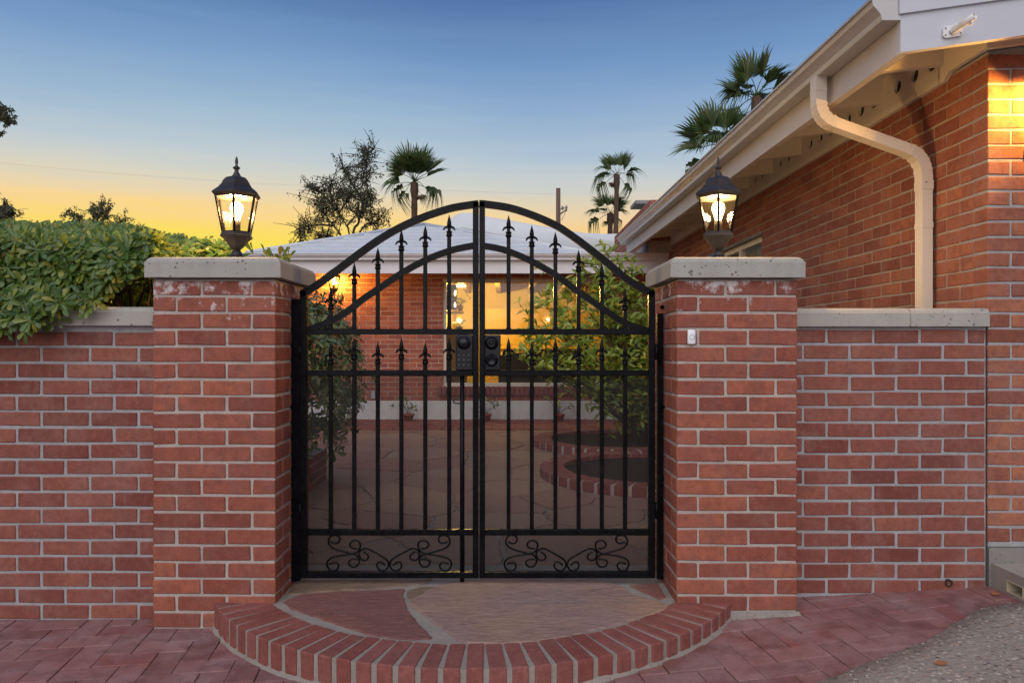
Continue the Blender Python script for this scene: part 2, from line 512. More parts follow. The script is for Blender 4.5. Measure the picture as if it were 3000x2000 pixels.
def paver_mat():
    t = NT('clay_paver')
    base = t.ramp(t.rnd(), [(0, (0.21, 0.090, 0.080)), (0.4, (0.265, 0.120, 0.108)), (0.7, (0.30, 0.140, 0.128)), (1, (0.25, 0.085, 0.075))])
    n = t.noise(5, 7, 0.65)
    base = t.mix(t.rng(n, 0.42, 0.68, 0, 0.7), base, (0.34, 0.225, 0.225))
    n2 = t.noise(16, 5, 0.6)
    base = t.mix(t.rng(n2, 0.48, 0.72, 0, 0.6), base, (0.12, 0.055, 0.052))
    f = t.noise(150, 4, 0.7)
    base = t.mix(t.rng(f, 0.5, 0.75, 0, 0.4), base, (0.08, 0.04, 0.035))
    return t.done(t.bsdf(base, t.rng(n, 0.3, 0.7, 0.65, 0.9), t.bump(f, 0.25, 0.003), 0.3))
M['paver'] = paver_mat()

def flag_mat():
    t = NT('flagstone')
    base = t.ramp(t.rnd(), [(0, (0.31, 0.225, 0.16)), (0.25, (0.26, 0.15, 0.12)), (0.5, (0.33, 0.24, 0.165)), (0.75, (0.24, 0.11, 0.09)), (1, (0.30, 0.20, 0.15))])
    st = t.noise(7, 7, 0.65, sc3=(1, 3.2, 1), dist=0.8)
    base = t.mix(t.rng(st, 0.35, 0.7, 0, 0.6), base, (0.36, 0.22, 0.15))
    st2 = t.noise(18, 6, 0.7, sc3=(1, 2.6, 1), dist=1.0)
    base = t.mix(t.rng(st2, 0.5, 0.72, 0, 0.5), base, (0.17, 0.11, 0.10))
    return t.done(t.bsdf(base, 0.8, t.bump(st2, 0.5, 0.008), 0.25))
M['flag'] = flag_mat()
def flag_mat2(name, a, b, c):
    t = NT(name)
    st = t.noise(6, 7, 0.65, sc3=(0.8, 2.8, 1), dist=1.2)
    base = t.mix(t.rng(st, 0.35, 0.68), a, b)
    st2 = t.noise(20, 6, 0.72, sc3=(0.7, 2.6, 1), dist=1.0)
    base = t.mix(t.rng(st2, 0.47, 0.66, 0, 0.75), base, c)
    pt = t.noise(2.6, 3, 0.5)
    base = t.mix(t.rng(pt, 0.45, 0.65, 0, 0.5), base, (a[0] * 0.86, a[1] * 0.92, a[2] * 1.12))
    base = t.mix(t.rng(pt, 0.5, 0.36, 0, 0.4), base, (a[0] * 1.12, a[1] * 1.08, a[2] * 0.85))
    st3 = t.noise(60, 5, 0.7, sc3=(0.5, 2.0, 1), dist=0.6)
    base = t.mix(t.rng(st3, 0.55, 0.8, 0, 0.4), base, tuple(x * 1.5 for x in a))
    wv = t.node('ShaderNodeTexNoise'); wv.inputs['Scale'].default_value = 7; wv.inputs['Detail'].default_value = 5; wv.inputs['Roughness'].default_value = 0.65
    t.l.new(t.geo.outputs['Position'], wv.inputs['Vector'])
    vm = t.node('ShaderNodeVectorMath', operation='MULTIPLY_ADD'); vm.inputs[1].default_value = (0.42, 0.16, 0.3)
    t.l.new(wv.outputs['Color'], vm.inputs[0]); t.l.new(t.geo.outputs['Position'], vm.inputs[2])
    cr = t.voronoi(2.4, 'DISTANCE_TO_EDGE', 'Distance', vm.outputs[0])
    ck = t.math('MULTIPLY', t.rng(cr, 0.010, 0.003), t.rng(t.noise(4.5, 5, 0.7), 0.52, 0.60))
    base = t.mix(t.math('MULTIPLY', ck, 0.6), base, (0.09, 0.065, 0.055))
    return t.done(t.bsdf(base, 0.75, t.bump(t.math('ADD', st2, t.math('MULTIPLY', st3, 0.6)), 1.0, 0.018), 0.3))
M['flag_red'] = flag_mat2('red_flagstone', (0.31, 0.125, 0.10), (0.265, 0.12, 0.105), (0.37, 0.20, 0.165))
M['flag_tan'] = flag_mat2('tan_flagstone', (0.49, 0.315, 0.245), (0.39, 0.255, 0.225), (0.24, 0.145, 0.125))
M['flag_buff'] = flag_mat2('buff_flagstone', (0.34, 0.24, 0.16), (0.28, 0.175, 0.13), (0.14, 0.10, 0.085))

def asphalt_mat():
    t = NT('exposed_aggregate')
    v = t.node('ShaderNodeTexVoronoi'); v.inputs['Scale'].default_value = 68
    t.l.new(t.geo.outputs['Position'], v.inputs['Vector'])
    sepc = t.node('ShaderNodeSeparateColor'); t.l.new(v.outputs['Color'], sepc.inputs[0])
    st = t.ramp(sepc.outputs[0], [(0, (0.11, 0.10, 0.088)), (0.3, (0.30, 0.255, 0.215)), (0.55, (0.43, 0.345, 0.275)), (0.75, (0.25, 0.165, 0.13)), (0.9, (0.50, 0.43, 0.35)), (1, (0.58, 0.52, 0.45))])
    v2 = t.voronoi(240)
    col = t.mix(t.rng(v.outputs['Distance'], 0.35, 0.6), st, (0.29, 0.26, 0.225))
    n = t.noise(3.0, 6, 0.65)
    col = t.mix(t.rng(n, 0.4, 0.75, 0, 0.55), col, (0.34, 0.305, 0.265))
    h = t.math('ADD', t.math('MULTIPLY', v.outputs['Distance'], -1.2), t.math('MULTIPLY', v2, -0.4))
    return t.done(t.bsdf(col, 0.85, t.bump(h, 0.5, 0.006), 0.25))
M['asphalt'] = asphalt_mat()
def soil_mat(name, c):
    t = NT(name)
    n = t.noise(12, 8, 0.7)
    col = t.mix(t.rng(n, 0.3, 0.75), c, tuple(x * 0.45 for x in c))
    return t.done(t.bsdf(col, 0.95, t.bump(t.noise(40, 6, 0.7), 0.8, 0.02), 0.1))
M['soil'] = soil_mat('dark_soil', (0.06, 0.045, 0.035))
M['ground'] = soil_mat('desert_ground', (0.24, 0.19, 0.15))

def leaf_mat(name, stops, trans=0.35, rough=0.38, tcol=(0.30, 0.36, 0.05), dark=0.4):
    t = NT(name)
    base = t.ramp(t.rnd(), stops)
    n = t.noise(40, 3)
    base = t.mix(t.rng(n, 0.4, 0.8, 0, dark), base, (0.02, 0.04, 0.01))
    b = t.bsdf(base, rough, None, 0.5)
    tl = t.node('ShaderNodeBsdfTranslucent')
    t.l.new(t.mix(0.55, base, tcol), tl.inputs[0])
    m = t.node('ShaderNodeMixShader'); m.inputs[0].default_value = trans
    t.l.new(b.outputs[0], m.inputs[1]); t.l.new(tl.outputs[0], m.inputs[2])
    return t.done(m)
M['leaf_hedge'] = leaf_mat('hedge_leaf', [(0, (0.050, 0.11, 0.030)), (0.35, (0.085, 0.17, 0.036)), (0.7, (0.15, 0.235, 0.045)), (0.9, (0.27, 0.31, 0.06)), (0.98, (0.36, 0.32, 0.05)), (1, (0.30, 0.15, 0.03))], 0.40, 0.26, (0.52, 0.52, 0.06), 0.3)
M['leaf_bush'] = leaf_mat('bush_leaf', [(0, (0.13, 0.21, 0.03)), (0.4, (0.20, 0.31, 0.04)), (0.75, (0.30, 0.38, 0.05)), (0.93, (0.42, 0.40, 0.05)), (1, (0.52, 0.33, 0.03))], 0.28, 0.34, (0.5, 0.5, 0.06), 0.1)
M['leaf_shrub'] = leaf_mat('shrub_leaf', [(0, (0.07, 0.115, 0.05)), (0.5, (0.12, 0.18, 0.08)), (1, (0.20, 0.26, 0.11))], 0.2, 0.28, (0.3, 0.36, 0.05), 0.2)
M['leaf_palm'] = leaf_mat('palm_leaf', [(0, (0.05, 0.085, 0.025)), (0.6, (0.07, 0.12, 0.032)), (0.9, (0.11, 0.145, 0.04)), (1, (0.20, 0.14, 0.05))], 0.30, 0.5, (0.2, 0.25, 0.05))
M['leaf_tree'] = leaf_mat('tree_leaf', [(0, (0.06, 0.068, 0.034)), (0.6, (0.10, 0.11, 0.05)), (1, (0.17, 0.165, 0.065))], 0.25, 0.6, (0.12, 0.11, 0.04))
M['leaf_dead'] = leaf_mat('dead_frond', [(0, (0.16, 0.10, 0.045)), (1, (0.26, 0.17, 0.08))], 0.25, 0.7, (0.2, 0.12, 0.05))
def bark_mat(name, c):
    t = NT(name)
    n = t.noise(20, 6, 0.7, sc3=(1, 1, 0.35))
    col = t.mix(t.rng(n, 0.3, 0.7), c, tuple(x * 0.4 for x in c))
    return t.done(t.bsdf(col, 0.9, t.bump(n, 0.6, 0.01), 0.15))
M['bark'] = bark_mat('bark', (0.11, 0.07, 0.05))
M['bark_dark'] = bark_mat('dark_bark', (0.055, 0.042, 0.035))
M['palm_bark'] = bark_mat('palm_bark', (0.15, 0.095, 0.065))

# ------------------------------------------------------------------ bricks
_bc = {}
def brick_mesh(L, D, H, mat, var):
    key = (round(L, 3), round(D, 3), round(H, 3), mat.name, var)
    if key not in _bc:
        _bc[key] = bevel_mesh('brick', L, D, H, 0.0035, mat, 0.0021, hash((round(L * 1000), var)) & 0xffff)
    return _bc[key]
def put_bricks(items, parent, mat, H, limit=300, D=0.06, name='brick', stuff_name='far_bricks'):
    """items: (matrix, length, depth or None); nearest first become objects, the rest one joined part"""
    cp = Vector((0, 0, ZC))
    items = sorted(items, key=lambda it: (it[0].translation - cp).length)
    for k, it in enumerate(items[:limit]):
        me = brick_mesh(it[1], it[2] or D, H, mat, R.randrange(5))
        link(bpy.data.objects.new(name, me), parent, it[0])
    rest = items[limit:]
    if rest:
        b = MB()
        for it in rest:
            me = brick_mesh(it[1], it[2] or D, H, mat, R.randrange(5))
            b.add([it[0] @ v.co for v in me.vertices], [tuple(p.vertices) for p in me.polygons])
        o = b.build(stuff_name, mat, parent, fix=False)
        o['kind'] = 'stuff'
def rows(O, du, ang, u0, u1, z0, n, ch, pitch, joint, phase, skip=None, jit=0.0015):
    """brick matrices for a flat wall. O: plan origin (x,y) of u=0; du: plan direction; ang: rotation so local -Y faces outward"""
    out = []
    L = pitch - joint
    for k in range(n):
        zc = z0 + (k + 0.5) * ch
        s = phase(k)
        i = math.floor((u0 - s) / pitch) - 1
        while True:
            a = s + i * pitch; b = a + L
            i += 1
            if a > u1: break
            a = max(a, u0); b = min(b, u1)
            if b - a < 0.03: continue
            segs = [(a, b)]
            if skip:
                segs = skip(zc, a, b)
            for (a2, b2) in segs:
                if b2 - a2 < 0.03: continue
                c = (a2 + b2) / 2
                p = Vector((O[0] + du[0] * c, O[1] + du[1] * c, zc))
                q = Matrix.Translation(p + Vector((0, 0, R.uniform(-jit, jit)))) @ Matrix.Rotation(ang + R.uniform(-0.003, 0.003), 4, 'Z')
                out.append((q, b2 - a2, None))
    return out

# ------------------------------------------------------------------ ground level
_gx = [(-6.0, -0.02), (-1.5, 0.0), (-0.5, 0.0), (0.9, 0.040), (1.18, 0.060), (1.7, 0.088), (2.1, 0.108), (3.0, 0.150), (8.0, 0.30)]
def g(x, y=3.0):
    if x <= _gx[0][0]: return _gx[0][1]
    for (a, za), (b, zb) in zip(_gx, _gx[1:]):
        if x <= b:
            t = (x - a) / (b - a); return za + (zb - za) * t
    return _gx[-1][1]

# terrain far around
b = MB(); b.box(-600, 600, -600, 900, -0.6, -0.12)
tag(b.build('ground', M['ground']), kind='structure')
# bed under the pavers
def sheet(x0, x1, y0, y1, nx, ny, dz):
    b = MB(); vs = []; fs = []
    for j in range(ny + 1):
        for i in range(nx + 1):
            x = x0 + (x1 - x0) * i / nx; y = y0 + (y1 - y0) * j / ny
            vs.append((x, y, g(x, y) + dz))
    for j in range(ny):
        for i in range(nx):
            a = j * (nx + 1) + i
            fs.append((a, a + 1, a + nx + 2, a + nx + 1))
    b.add(vs, fs, False); return b
paving = sheet(-6, 8, -2.5, 3.35, 56, 4, -0.012).build('brick_paving', M['soil'])
tag(paving, kind='structure')

# asphalt edge curve in plan (from the house step towards the camera)
EDGE = [(2.30, 3.06), (2.09, 3.0), (1.90, 2.953), (1.70, 2.82), (1.492, 2.672), (1.286, 2.56), (0.957, 2.383), (0.70, 2.24), (0.35, 2.02), (-0.2, 1.72), (-1.0, 1.3), (-2.5, 0.6), (-5.5, -0.7)]
EDGE_S = catmull([Vector((x, y, 0)) for x, y in EDGE], 8)
def edge_y(x):
    if x >= EDGE[0][0]: return EDGE[0][1]
    best = None
    for a, c in zip(EDGE_S, EDGE_S[1:]):
        lo, hi = min(a.x, c.x), max(a.x, c.x)
        if lo <= x <= hi and hi > lo:
            t = (x - a.x) / (c.x - a.x); return a.y + (c.y - a.y) * t
    return -2.0
# herringbone pavers
ang0 = math.radians(8.0)
ca, sa = math.cos(ang0), math.sin(ang0)
CELL = 0.101
pav_meshes = [bevel_mesh('paver', 0.1995, 0.0985, 0.05, 0.0022, M['paver'], 0.0009, 40 + k, 1, front=False) for k in range(6)]
ox, oy = -1.335, 2.88
STEP_C = (-0.15, 3.615); STEP_R = 1.215
near = []; rest = []
for i in range(-70, 70):
    for j in range(-60, 40):
        k = (i - j) % 4
        if k == 0: cx, cy, rot = (i + 1.0), (j + 0.5), 0.0
        elif k == 3: cx, cy, rot = (i + 0.5), (j + 1.0), math.pi / 2
        else: continue
        lx, ly = cx * CELL, cy * CELL
        x = ox + lx * ca - ly * sa; y = oy + lx * sa + ly * ca
        if x < -5 or x > 2.35 or y > 3.27 or y < 0.8: continue
        if y < edge_y(x) - 0.10: continue
        if math.hypot(x - STEP_C[0], y - STEP_C[1]) < STEP_R - 0.13: continue
        if -1.40 < x < -1.0 and y > 3.10: continue
        if 0.74 < x < 1.12 and y > 3.10: continue
        if x < -1.0 and y > 3.22: continue
        slope = (g(x + 0.05) - g(x - 0.05)) / 0.1
        z = g(x, y) - 0.025 + R.uniform(-0.0016, 0.0016)
        if R.random() < 0.07: z += R.uniform(-0.005, 0.004)
        q = Matrix.Translation((x, y, z)) @ Matrix.Rotation(-math.atan(slope), 4, 'Y') @ Matrix.Rotation(ang0 + rot + R.uniform(-0.006, 0.006), 4, 'Z')
        vis = y > 2.1 and (abs(x) < y * 0.72)
        (near if vis else rest).append(q)
for q in near[:300]:
    link(bpy.data.objects.new('paver', R.choice(pav_meshes)), paving, q)
b = MB()
for q in rest + near[300:]:
    me = R.choice(pav_meshes)
    b.add([q @ v.co for v in me.vertices], [tuple(p.vertices) for p in me.polygons])
o = b.build('outer_pavers', M['paver'], paving, fix=False); o['kind'] = 'stuff'
# driveway of exposed aggregate, lapping over the paver edge with a ragged lip
b = MB()
top = []; base = []
ed = []
for a, c in zip(EDGE_S, EDGE_S[1:]):
    n_ = max(1, int((c - a).length / 0.02))
    for k in range(n_):
        ed.append(a.lerp(c, k / n_))
ed = [p + Vector((mnoise.noise((p.x * 9, p.y * 9, 0)) * 0.012 + mnoise.noise((p.x * 40, p.y * 40, 3)) * 0.005,
                  mnoise.noise((p.x * 9, p.y * 9, 7)) * 0.012 + mnoise.noise((p.x * 40, p.y * 40, 5)) * 0.005, 0)) for p in ed]
NR = 14
vs = []
for p in ed:
    q = Vector((p.x + 3.5, p.y - 5.5, 0))
    for k in range(NR + 1):
        t = 0.0 if k == 0 else (0.0009 if k == 1 else ((k - 1) / (NR - 1)) ** 1.6)
        w_ = p.lerp(q, t)
        vs.append((w_.x, w_.y, g(w_.x, w_.y) + (0.010 if k else -0.004) + (0.002 * mnoise.noise((w_.x * 6, w_.y * 6, 1)) if k else 0)))
fs = []
for i in range(len(ed) - 1):
    for k in range(NR):
        a = i * (NR + 1) + k
        fs.append((a, a + 1, a + NR + 2, a + NR + 1))
b.add(vs, fs, True)
drive = b.build('driveway', M['asphalt'])
tag(drive, kind='structure')
# right-hand rest of the driveway in front of the house slab
b = MB(); vs = []; fs = []
for i in range(25):
    for j in range(9):
        x = 2.28 + 5.0 * i / 24; y = -3.0 + 6.05 * j / 8
        vs.append((x, y, g(x, y) + 0.0035))
for i in range(24):
    for j in range(8):
        a = i * 9 + j; fs.append((a, a + 9, a + 10, a + 1))
b.add(vs, fs, True)
tag(b.build('driveway_apron', M['asphalt']), kind='structure')

# loose pebbles and a dry leaf on the driveway
b = MB()
rp = random.Random(5)
for k in range(420):
    t = rp.random()
    p = ed[int(rp.random() * 0.55 * len(ed))]
    d = abs(rp.gauss(0, 0.35))
    x = p.x + d * 0.54 + rp.gauss(0, 0.02); y = p.y - d * 0.84
    if y < 1.6 or x > 2.2: continue
    r_ = rp.uniform(0.0018, 0.0052)
    z = g(x, y) + 0.0110 + r_ * 0.25
    b.lathe([(r_ * 0.5, -r_ * 0.5), (r_, 0), (r_ * 0.6, r_ * 0.5)], 5, (x, y, z), rp.random() * 6, False)
tag(b.build('loose_gravel', M['pebble']), kind='stuff')
p = F(2757, 1946, -1.07)
b = MB()
lf = [(-0.022, 0, 0.004), (-0.010, 0.010, 0.009), (0.008, 0.011, 0.008), (0.024, 0.002, 0.004), (0.008, -0.009, 0.003), (-0.010, -0.008, 0.002)]
zz = g(p.x, p.y) + 0.0115
b.prism([(p.x + a, p.y + c, zz + d) for a, c, d in lf], (0, 0, 0.0012))
tag(b.build('dry_leaf', M['dry_leaf']), 'small dry brown leaf lying on the grey aggregate driveway', 'leaf')

p = F(2918, 1737, -1.04)
b = MB(); zz = g(p.x, p.y) + 0.003
b.prism([(p.x + a * 0.9, p.y + c * 1.3, zz + d) for a, c, d in lf], (0, 0, 0.0012))
tag(b.build('dry_leaf', M['dry_leaf']), 'curled dry leaf on the pavers beside the concrete slab', 'leaf')

# ------------------------------------------------------------------ pillars
CH = 0.06785
def pillar(x0, x1, y0, base_course, inner, label, capx, label_cap=None):
    """inner: +1 when the side towards the gate is the right one, -1 for the left one"""
    w = x1 - x0
    t = thing('brick_pillar', label, 'pillar', ((x0 + x1) / 2, y0 + w / 2, base_course * CH), 'brick pillars beside the gate')
    rec = 0.0045
    b = MB(); b.box(x0 + rec, x1 - rec, y0 + rec, y0 + w - rec, base_course * CH - 0.10, 21 * CH)
    body = b.build('mortar_core', M['mortar'], t)
    S = 0.195; J = 0.010; Hh = CH - J
    items = []
    for k in range(base_course, 21):
        zc = (k + 0.5) * CH
        A = ((20 - k) % 2 == 0)        # front: stretcher, stretcher, half
        segs = [(0, S), (S + J, 2 * S + J), (2 * S + 2 * J, w)] if A else [(0, w - 2 * S - 2 * J), (w - 2 * S - J, w - S - J), (w - S, w)]
        for i, (a, c) in enumerate(segs):
            corner_in = (i == 2 and inner > 0) or (i == 0 and inner < 0)
            short = (c - a) < 0.12
            dep = (S if short else 0.0935) if (i == 0 or i == 2) else 0.06
            m_ = Matrix.Translation((x0 + (a + c) / 2, y0 + R.uniform(-0.001, 0.001), zc + R.uniform(-0.001, 0.001))) @ Matrix.Rotation(R.uniform(-0.003, 0.003), 4, 'Z')
            items.append((m_, c - a, dep))
            if corner_in:
                d0 = dep + J
                xs = x1 if inner > 0 else x0
                angz = math.pi / 2 if inner > 0 else -math.pi / 2
                while d0 < w - 0.02:
                    d1 = min(d0 + S, w)
                    if d1 - d0 > 0.025:
                        m2 = Matrix.Translation((xs, y0 + (d0 + d1) / 2, zc + R.uniform(-0.001, 0.001))) @ Matrix.Rotation(angz, 4, 'Z')
                        items.append((m2, d1 - d0, 0.06))
                    d0 = d1 + J
    put_bricks(items, t, M['pillar_brick'], Hh)
    # bed joint under the cap and the cast cap with a stepped, rounded top edge
    zb = 21 * CH
    cz0, cz1 = ZC + 0.2755, ZC + 0.360
    b = MB(); b.box(x0 + 0.012, x1 - 0.012, y0 + 0.012, y0 + w - 0.012, zb - 0.002, cz0 + 0.001)
    b.build('bed_joint', M['mortar_bed'], t)
    cx0, cx1 = capx
    cy0 = y0 - 0.033; cy1 = cy0 + (cx1 - cx0)
    prof = [(0.0, 0.0), (0.0, 0.062), (0.004, 0.0645), (0.006, 0.070), (0.011, 0.077), (0.019, 0.082), (0.028, cz1 - cz0)]
    b = MB(); vs = []; fs = []
    NS = 14
    for ins, h in prof:
        a0, a1, b0, b1 = cx0 + ins, cx1 - ins, cy0 + ins, cy1 - ins
        ring = []
        for k in range(NS): ring.append((a0 + (a1 - a0) * k / NS, b0))
        for k in range(NS): ring.append((a1, b0 + (b1 - b0) * k / NS))
        for k in range(NS): ring.append((a1 - (a1 - a0) * k / NS, b1))
        for k in range(NS): ring.append((a0, b1 - (b1 - b0) * k / NS))
        for (xx, yy) in ring:
            jx = mnoise.noise((xx * 30, yy * 30, h * 60)) * 0.0012
            vs.append((xx + jx, yy + jx, cz0 + h + (mnoise.noise((xx * 45, yy * 45, 9)) * 0.0022 if h == 0 else 0)))
    n_ = 4 * NS
    for i in range(len(prof) - 1):
        for k in range(n_):
            k2 = (k + 1) % n_
            fs.append((i * n_ + k, i * n_ + k2, (i + 1) * n_ + k2, (i + 1) * n_ + k))
    fs.append(tuple(range(n_ - 1, -1, -1))); fs.append(tuple((len(prof) - 1) * n_ + k for k in range(n_)))
    b.add(vs, fs)
    b.build('pillar_cap', M['coping'], t)
    return t
PY = 3.012
LPX = (-1.4575, -0.9555); RPX = (0.684, 1.177)
pillar(LPX[0], LPX[1], PY, 0, 1, 'left red brick gate pillar under a concrete cap, beside the leafy hedge', (-1.475, -0.925))
pillar(RPX[0], RPX[1], PY, 1, -1, 'right red brick gate pillar with the white doorbell, whiter stains under its concrete cap', (0.652, 1.197))
# rough mortar footing showing under the right pillar
b = MB()
vs = []
rf = random.Random(3)
N_ = 22
for i in range(N_ + 1):
    x = 0.90 + 0.285 * i / N_
    vs += [(x, PY + 0.10, 0.02), (x, PY - 0.012 - rf.uniform(0, 0.02), g(x) - 0.01), (x, PY - 0.004 - rf.uniform(0, 0.008), g(x) + rf.uniform(0.004, 0.012)), (x, PY + 0.002, CH + 0.002)]
fs = []
for i in range(N_):
    for k in range(3):
        a = i * 4 + k; fs.append((a, a + 4, a + 5, a + 1))
b.add(vs, fs)
tag(b.build('mortar_footing', M['mortar_bed']), 'rough cracked mortar strip under the right gate pillar', 'mortar')

# ------------------------------------------------------------------ garden walls
def coping_run(name, x0, x1, y0, y1, z0, z1, parent, joints):
    xs = [x0] + joints + [x1]
    for a, c in zip(xs, xs[1:]):
        a2 = a + (0.004 if a != x0 else 0); c2 = c - (0.004 if c != x1 else 0)
        prof = [(y0, z0), (y0, z0 + 0.058), (y0 + 0.004, z0 + 0.061), (y0 + 0.006, z1 - 0.012), (y0 + 0.014, z1 - 0.004), (y0 + 0.03, z1), (y1, z1), (y1, z0)]
        b = MB()
        NSX = max(2, int((c2 - a2) / 0.04)); vs = []; fs = []
        m_ = len(prof)
        for i in range(NSX + 1):
            xx = a2 + (c2 - a2) * i / NSX
            for (yy, zz) in prof:
                vs.append((xx, yy + mnoise.noise((xx * 30, zz * 40, 2)) * 0.0012, zz + (mnoise.noise((xx * 40, 3, 1)) * 0.002 if zz == z0 else 0)))
        for i in range(NSX):
            for k in range(m_):
                k2 = (k + 1) % m_
                fs.append((i * m_ + k, (i + 1) * m_ + k, (i + 1) * m_ + k2, i * m_ + k2))
        fs.append(tuple(range(m_))); fs.append(tuple(NSX * m_ + k for k in range(m_ - 1, -1, -1)))
        b.add(vs, fs)
        b.build(name, M['coping'], parent)
        if c != x1:
            j = MB(); j.box(c - 0.0042, c + 0.0042, y0 + 0.004, y1, z0 + 0.003, z1 - 0.006)
            j.build('mortar_joint', M['mortar'], parent)
# left wall
LWY = 3.115
t = thing('garden_wall', 'left brick garden wall under the overhanging hedge', 'wall', (-2.9, LWY + 0.1, 0), 'brick garden walls beside the gate pillars')
ztop = ZC + 0.0625
n_c = 18
z0 = ztop - n_c * CH
b = MB(); b.box(-5.2, LPX[0] + 0.02, LWY + 0.004, LWY + 0.20, -0.15, ZC + 0.084)
b.build('mortar_core', M['mortar_grey'], t)
b = MB(); b.box(-5.2, LPX[0] + 0.012, LWY + 0.008, LWY + 0.19, ztop - 0.001, ZC + 0.083); b.build('bed_joint', M['mortar_bed'], t)
xj0 = (333 - CU) / (FPX / LWY) + 0.005
items = rows((0, LWY), (1, 0), 0.0, -5.2, LPX[0] + 0.03, z0, n_c, CH, 0.2055, 0.0105,
             lambda k: xj0 + (0 if (n_c - 1 - k) % 2 == 0 else -0.1015))
put_bricks(items, t, M['wall_brick'], CH - 0.0105, 300)
coping_run('coping_stone', -5.2, LPX[0] + 0.004, LWY - 0.026, LWY + 0.23, ZC + 0.084, ZC + 0.163, t, [-3.3, -2.013])
# right wall
RWY = 3.2
t = thing('garden_wall', 'right brick garden wall between the doorbell pillar and the house corner', 'wall', (1.63, RWY + 0.1, 0.09), 'brick garden walls beside the gate pillars')
XE = 2.069
ztop = ZC + 0.0740
n_c = 17
z0 = ztop - n_c * CH
b = MB(); b.box(RPX[1] - 0.02, XE, RWY + 0.004, RWY + 0.20, -0.1, ZC + 0.082)
b.build('mortar_core', M['mortar_grey'], t)
b = MB(); b.box(RPX[1] - 0.015, XE - 0.01, RWY + 0.008, RWY + 0.19, ztop - 0.001, ZC + 0.082); b.build('bed_joint', M['mortar_bed'], t)
xj0 = (2422.6 - CU) / (FPX / RWY) + 0.005
items = rows((0, RWY), (1, 0), 0.0, RPX[1] - 0.03, XE - 0.003, z0, n_c, CH, 0.2025, 0.0105,
             lambda k: xj0 + (0 if (n_c - 1 - k) % 2 == 0 else 0.1))
put_bricks(items, t, M['wall_brick'], CH - 0.0105, 300)
coping_run('coping_stone', RPX[1] - 0.004, XE, RWY - 0.026, RWY + 0.23, ZC + 0.0825, ZC + 0.162, t, [1.726])
# drain pipe stub at the wall foot
p = W(2779, 1706, RWY - 0.002)
b = MB()
n_ = 18; vs = []; fs = []
for (r_, yy) in ((0.0155, RWY + 0.02), (0.0155, RWY - 0.008), (0.0125, RWY - 0.008), (0.0125, RWY + 0.03)):
    for k in range(n_):
        a = 2 * math.pi * k / n_; vs.append((p.x + r_ * math.cos(a), yy, p.z + r_ * math.sin(a)))
for i in range(3):
    for k in range(n_):
        k2 = (k + 1) % n_; fs.append((i * n_ + k, i * n_ + k2, (i + 1) * n_ + k2, (i + 1) * n_ + k))
fs.append(tuple(3 * n_ + k for k in range(n_)))
b.add(vs, fs, True)
tag(b.build('drain_pipe', M['dark_hole']), 'round dark drain hole at the foot of the right garden wall', 'pipe')

# ------------------------------------------------------------------ entry step
ST = ZC - 1.049                 # top of the step
t = thing('entry_step', 'half round entry step edged with upright bricks and paved with flagstone', 'step', (-0.15, 3.0, 0.0))
half = math.asin(1.058 / STEP_R)
arc = [(STEP_C[0] + STEP_R * math.sin(-half + 2 * half * k / 60), STEP_C[1] - STEP_R * math.cos(-half + 2 * half * k / 60)) for k in range(61)]
rec = 0.005
def arcpts(r_, n=60, h=half):
    return [(STEP_C[0] + r_ * math.sin(-h + 2 * h * k / n), STEP_C[1] - r_ * math.cos(-h + 2 * h * k / n)) for k in range(n + 1)]
poly = arcpts(STEP_R - rec)
poly = poly + [(poly[-1][0], 3.05), (0.72, 3.3), (0.72, 3.55), (-0.99, 3.55), (-0.99, 3.3), (poly[0][0], 3.05)]
b = MB(); b.prism([(x, y, -0.1) for x, y in poly], (0, 0, ST - 0.005 + 0.1))
b.build('mortar_core', M['mortar_step'], t)
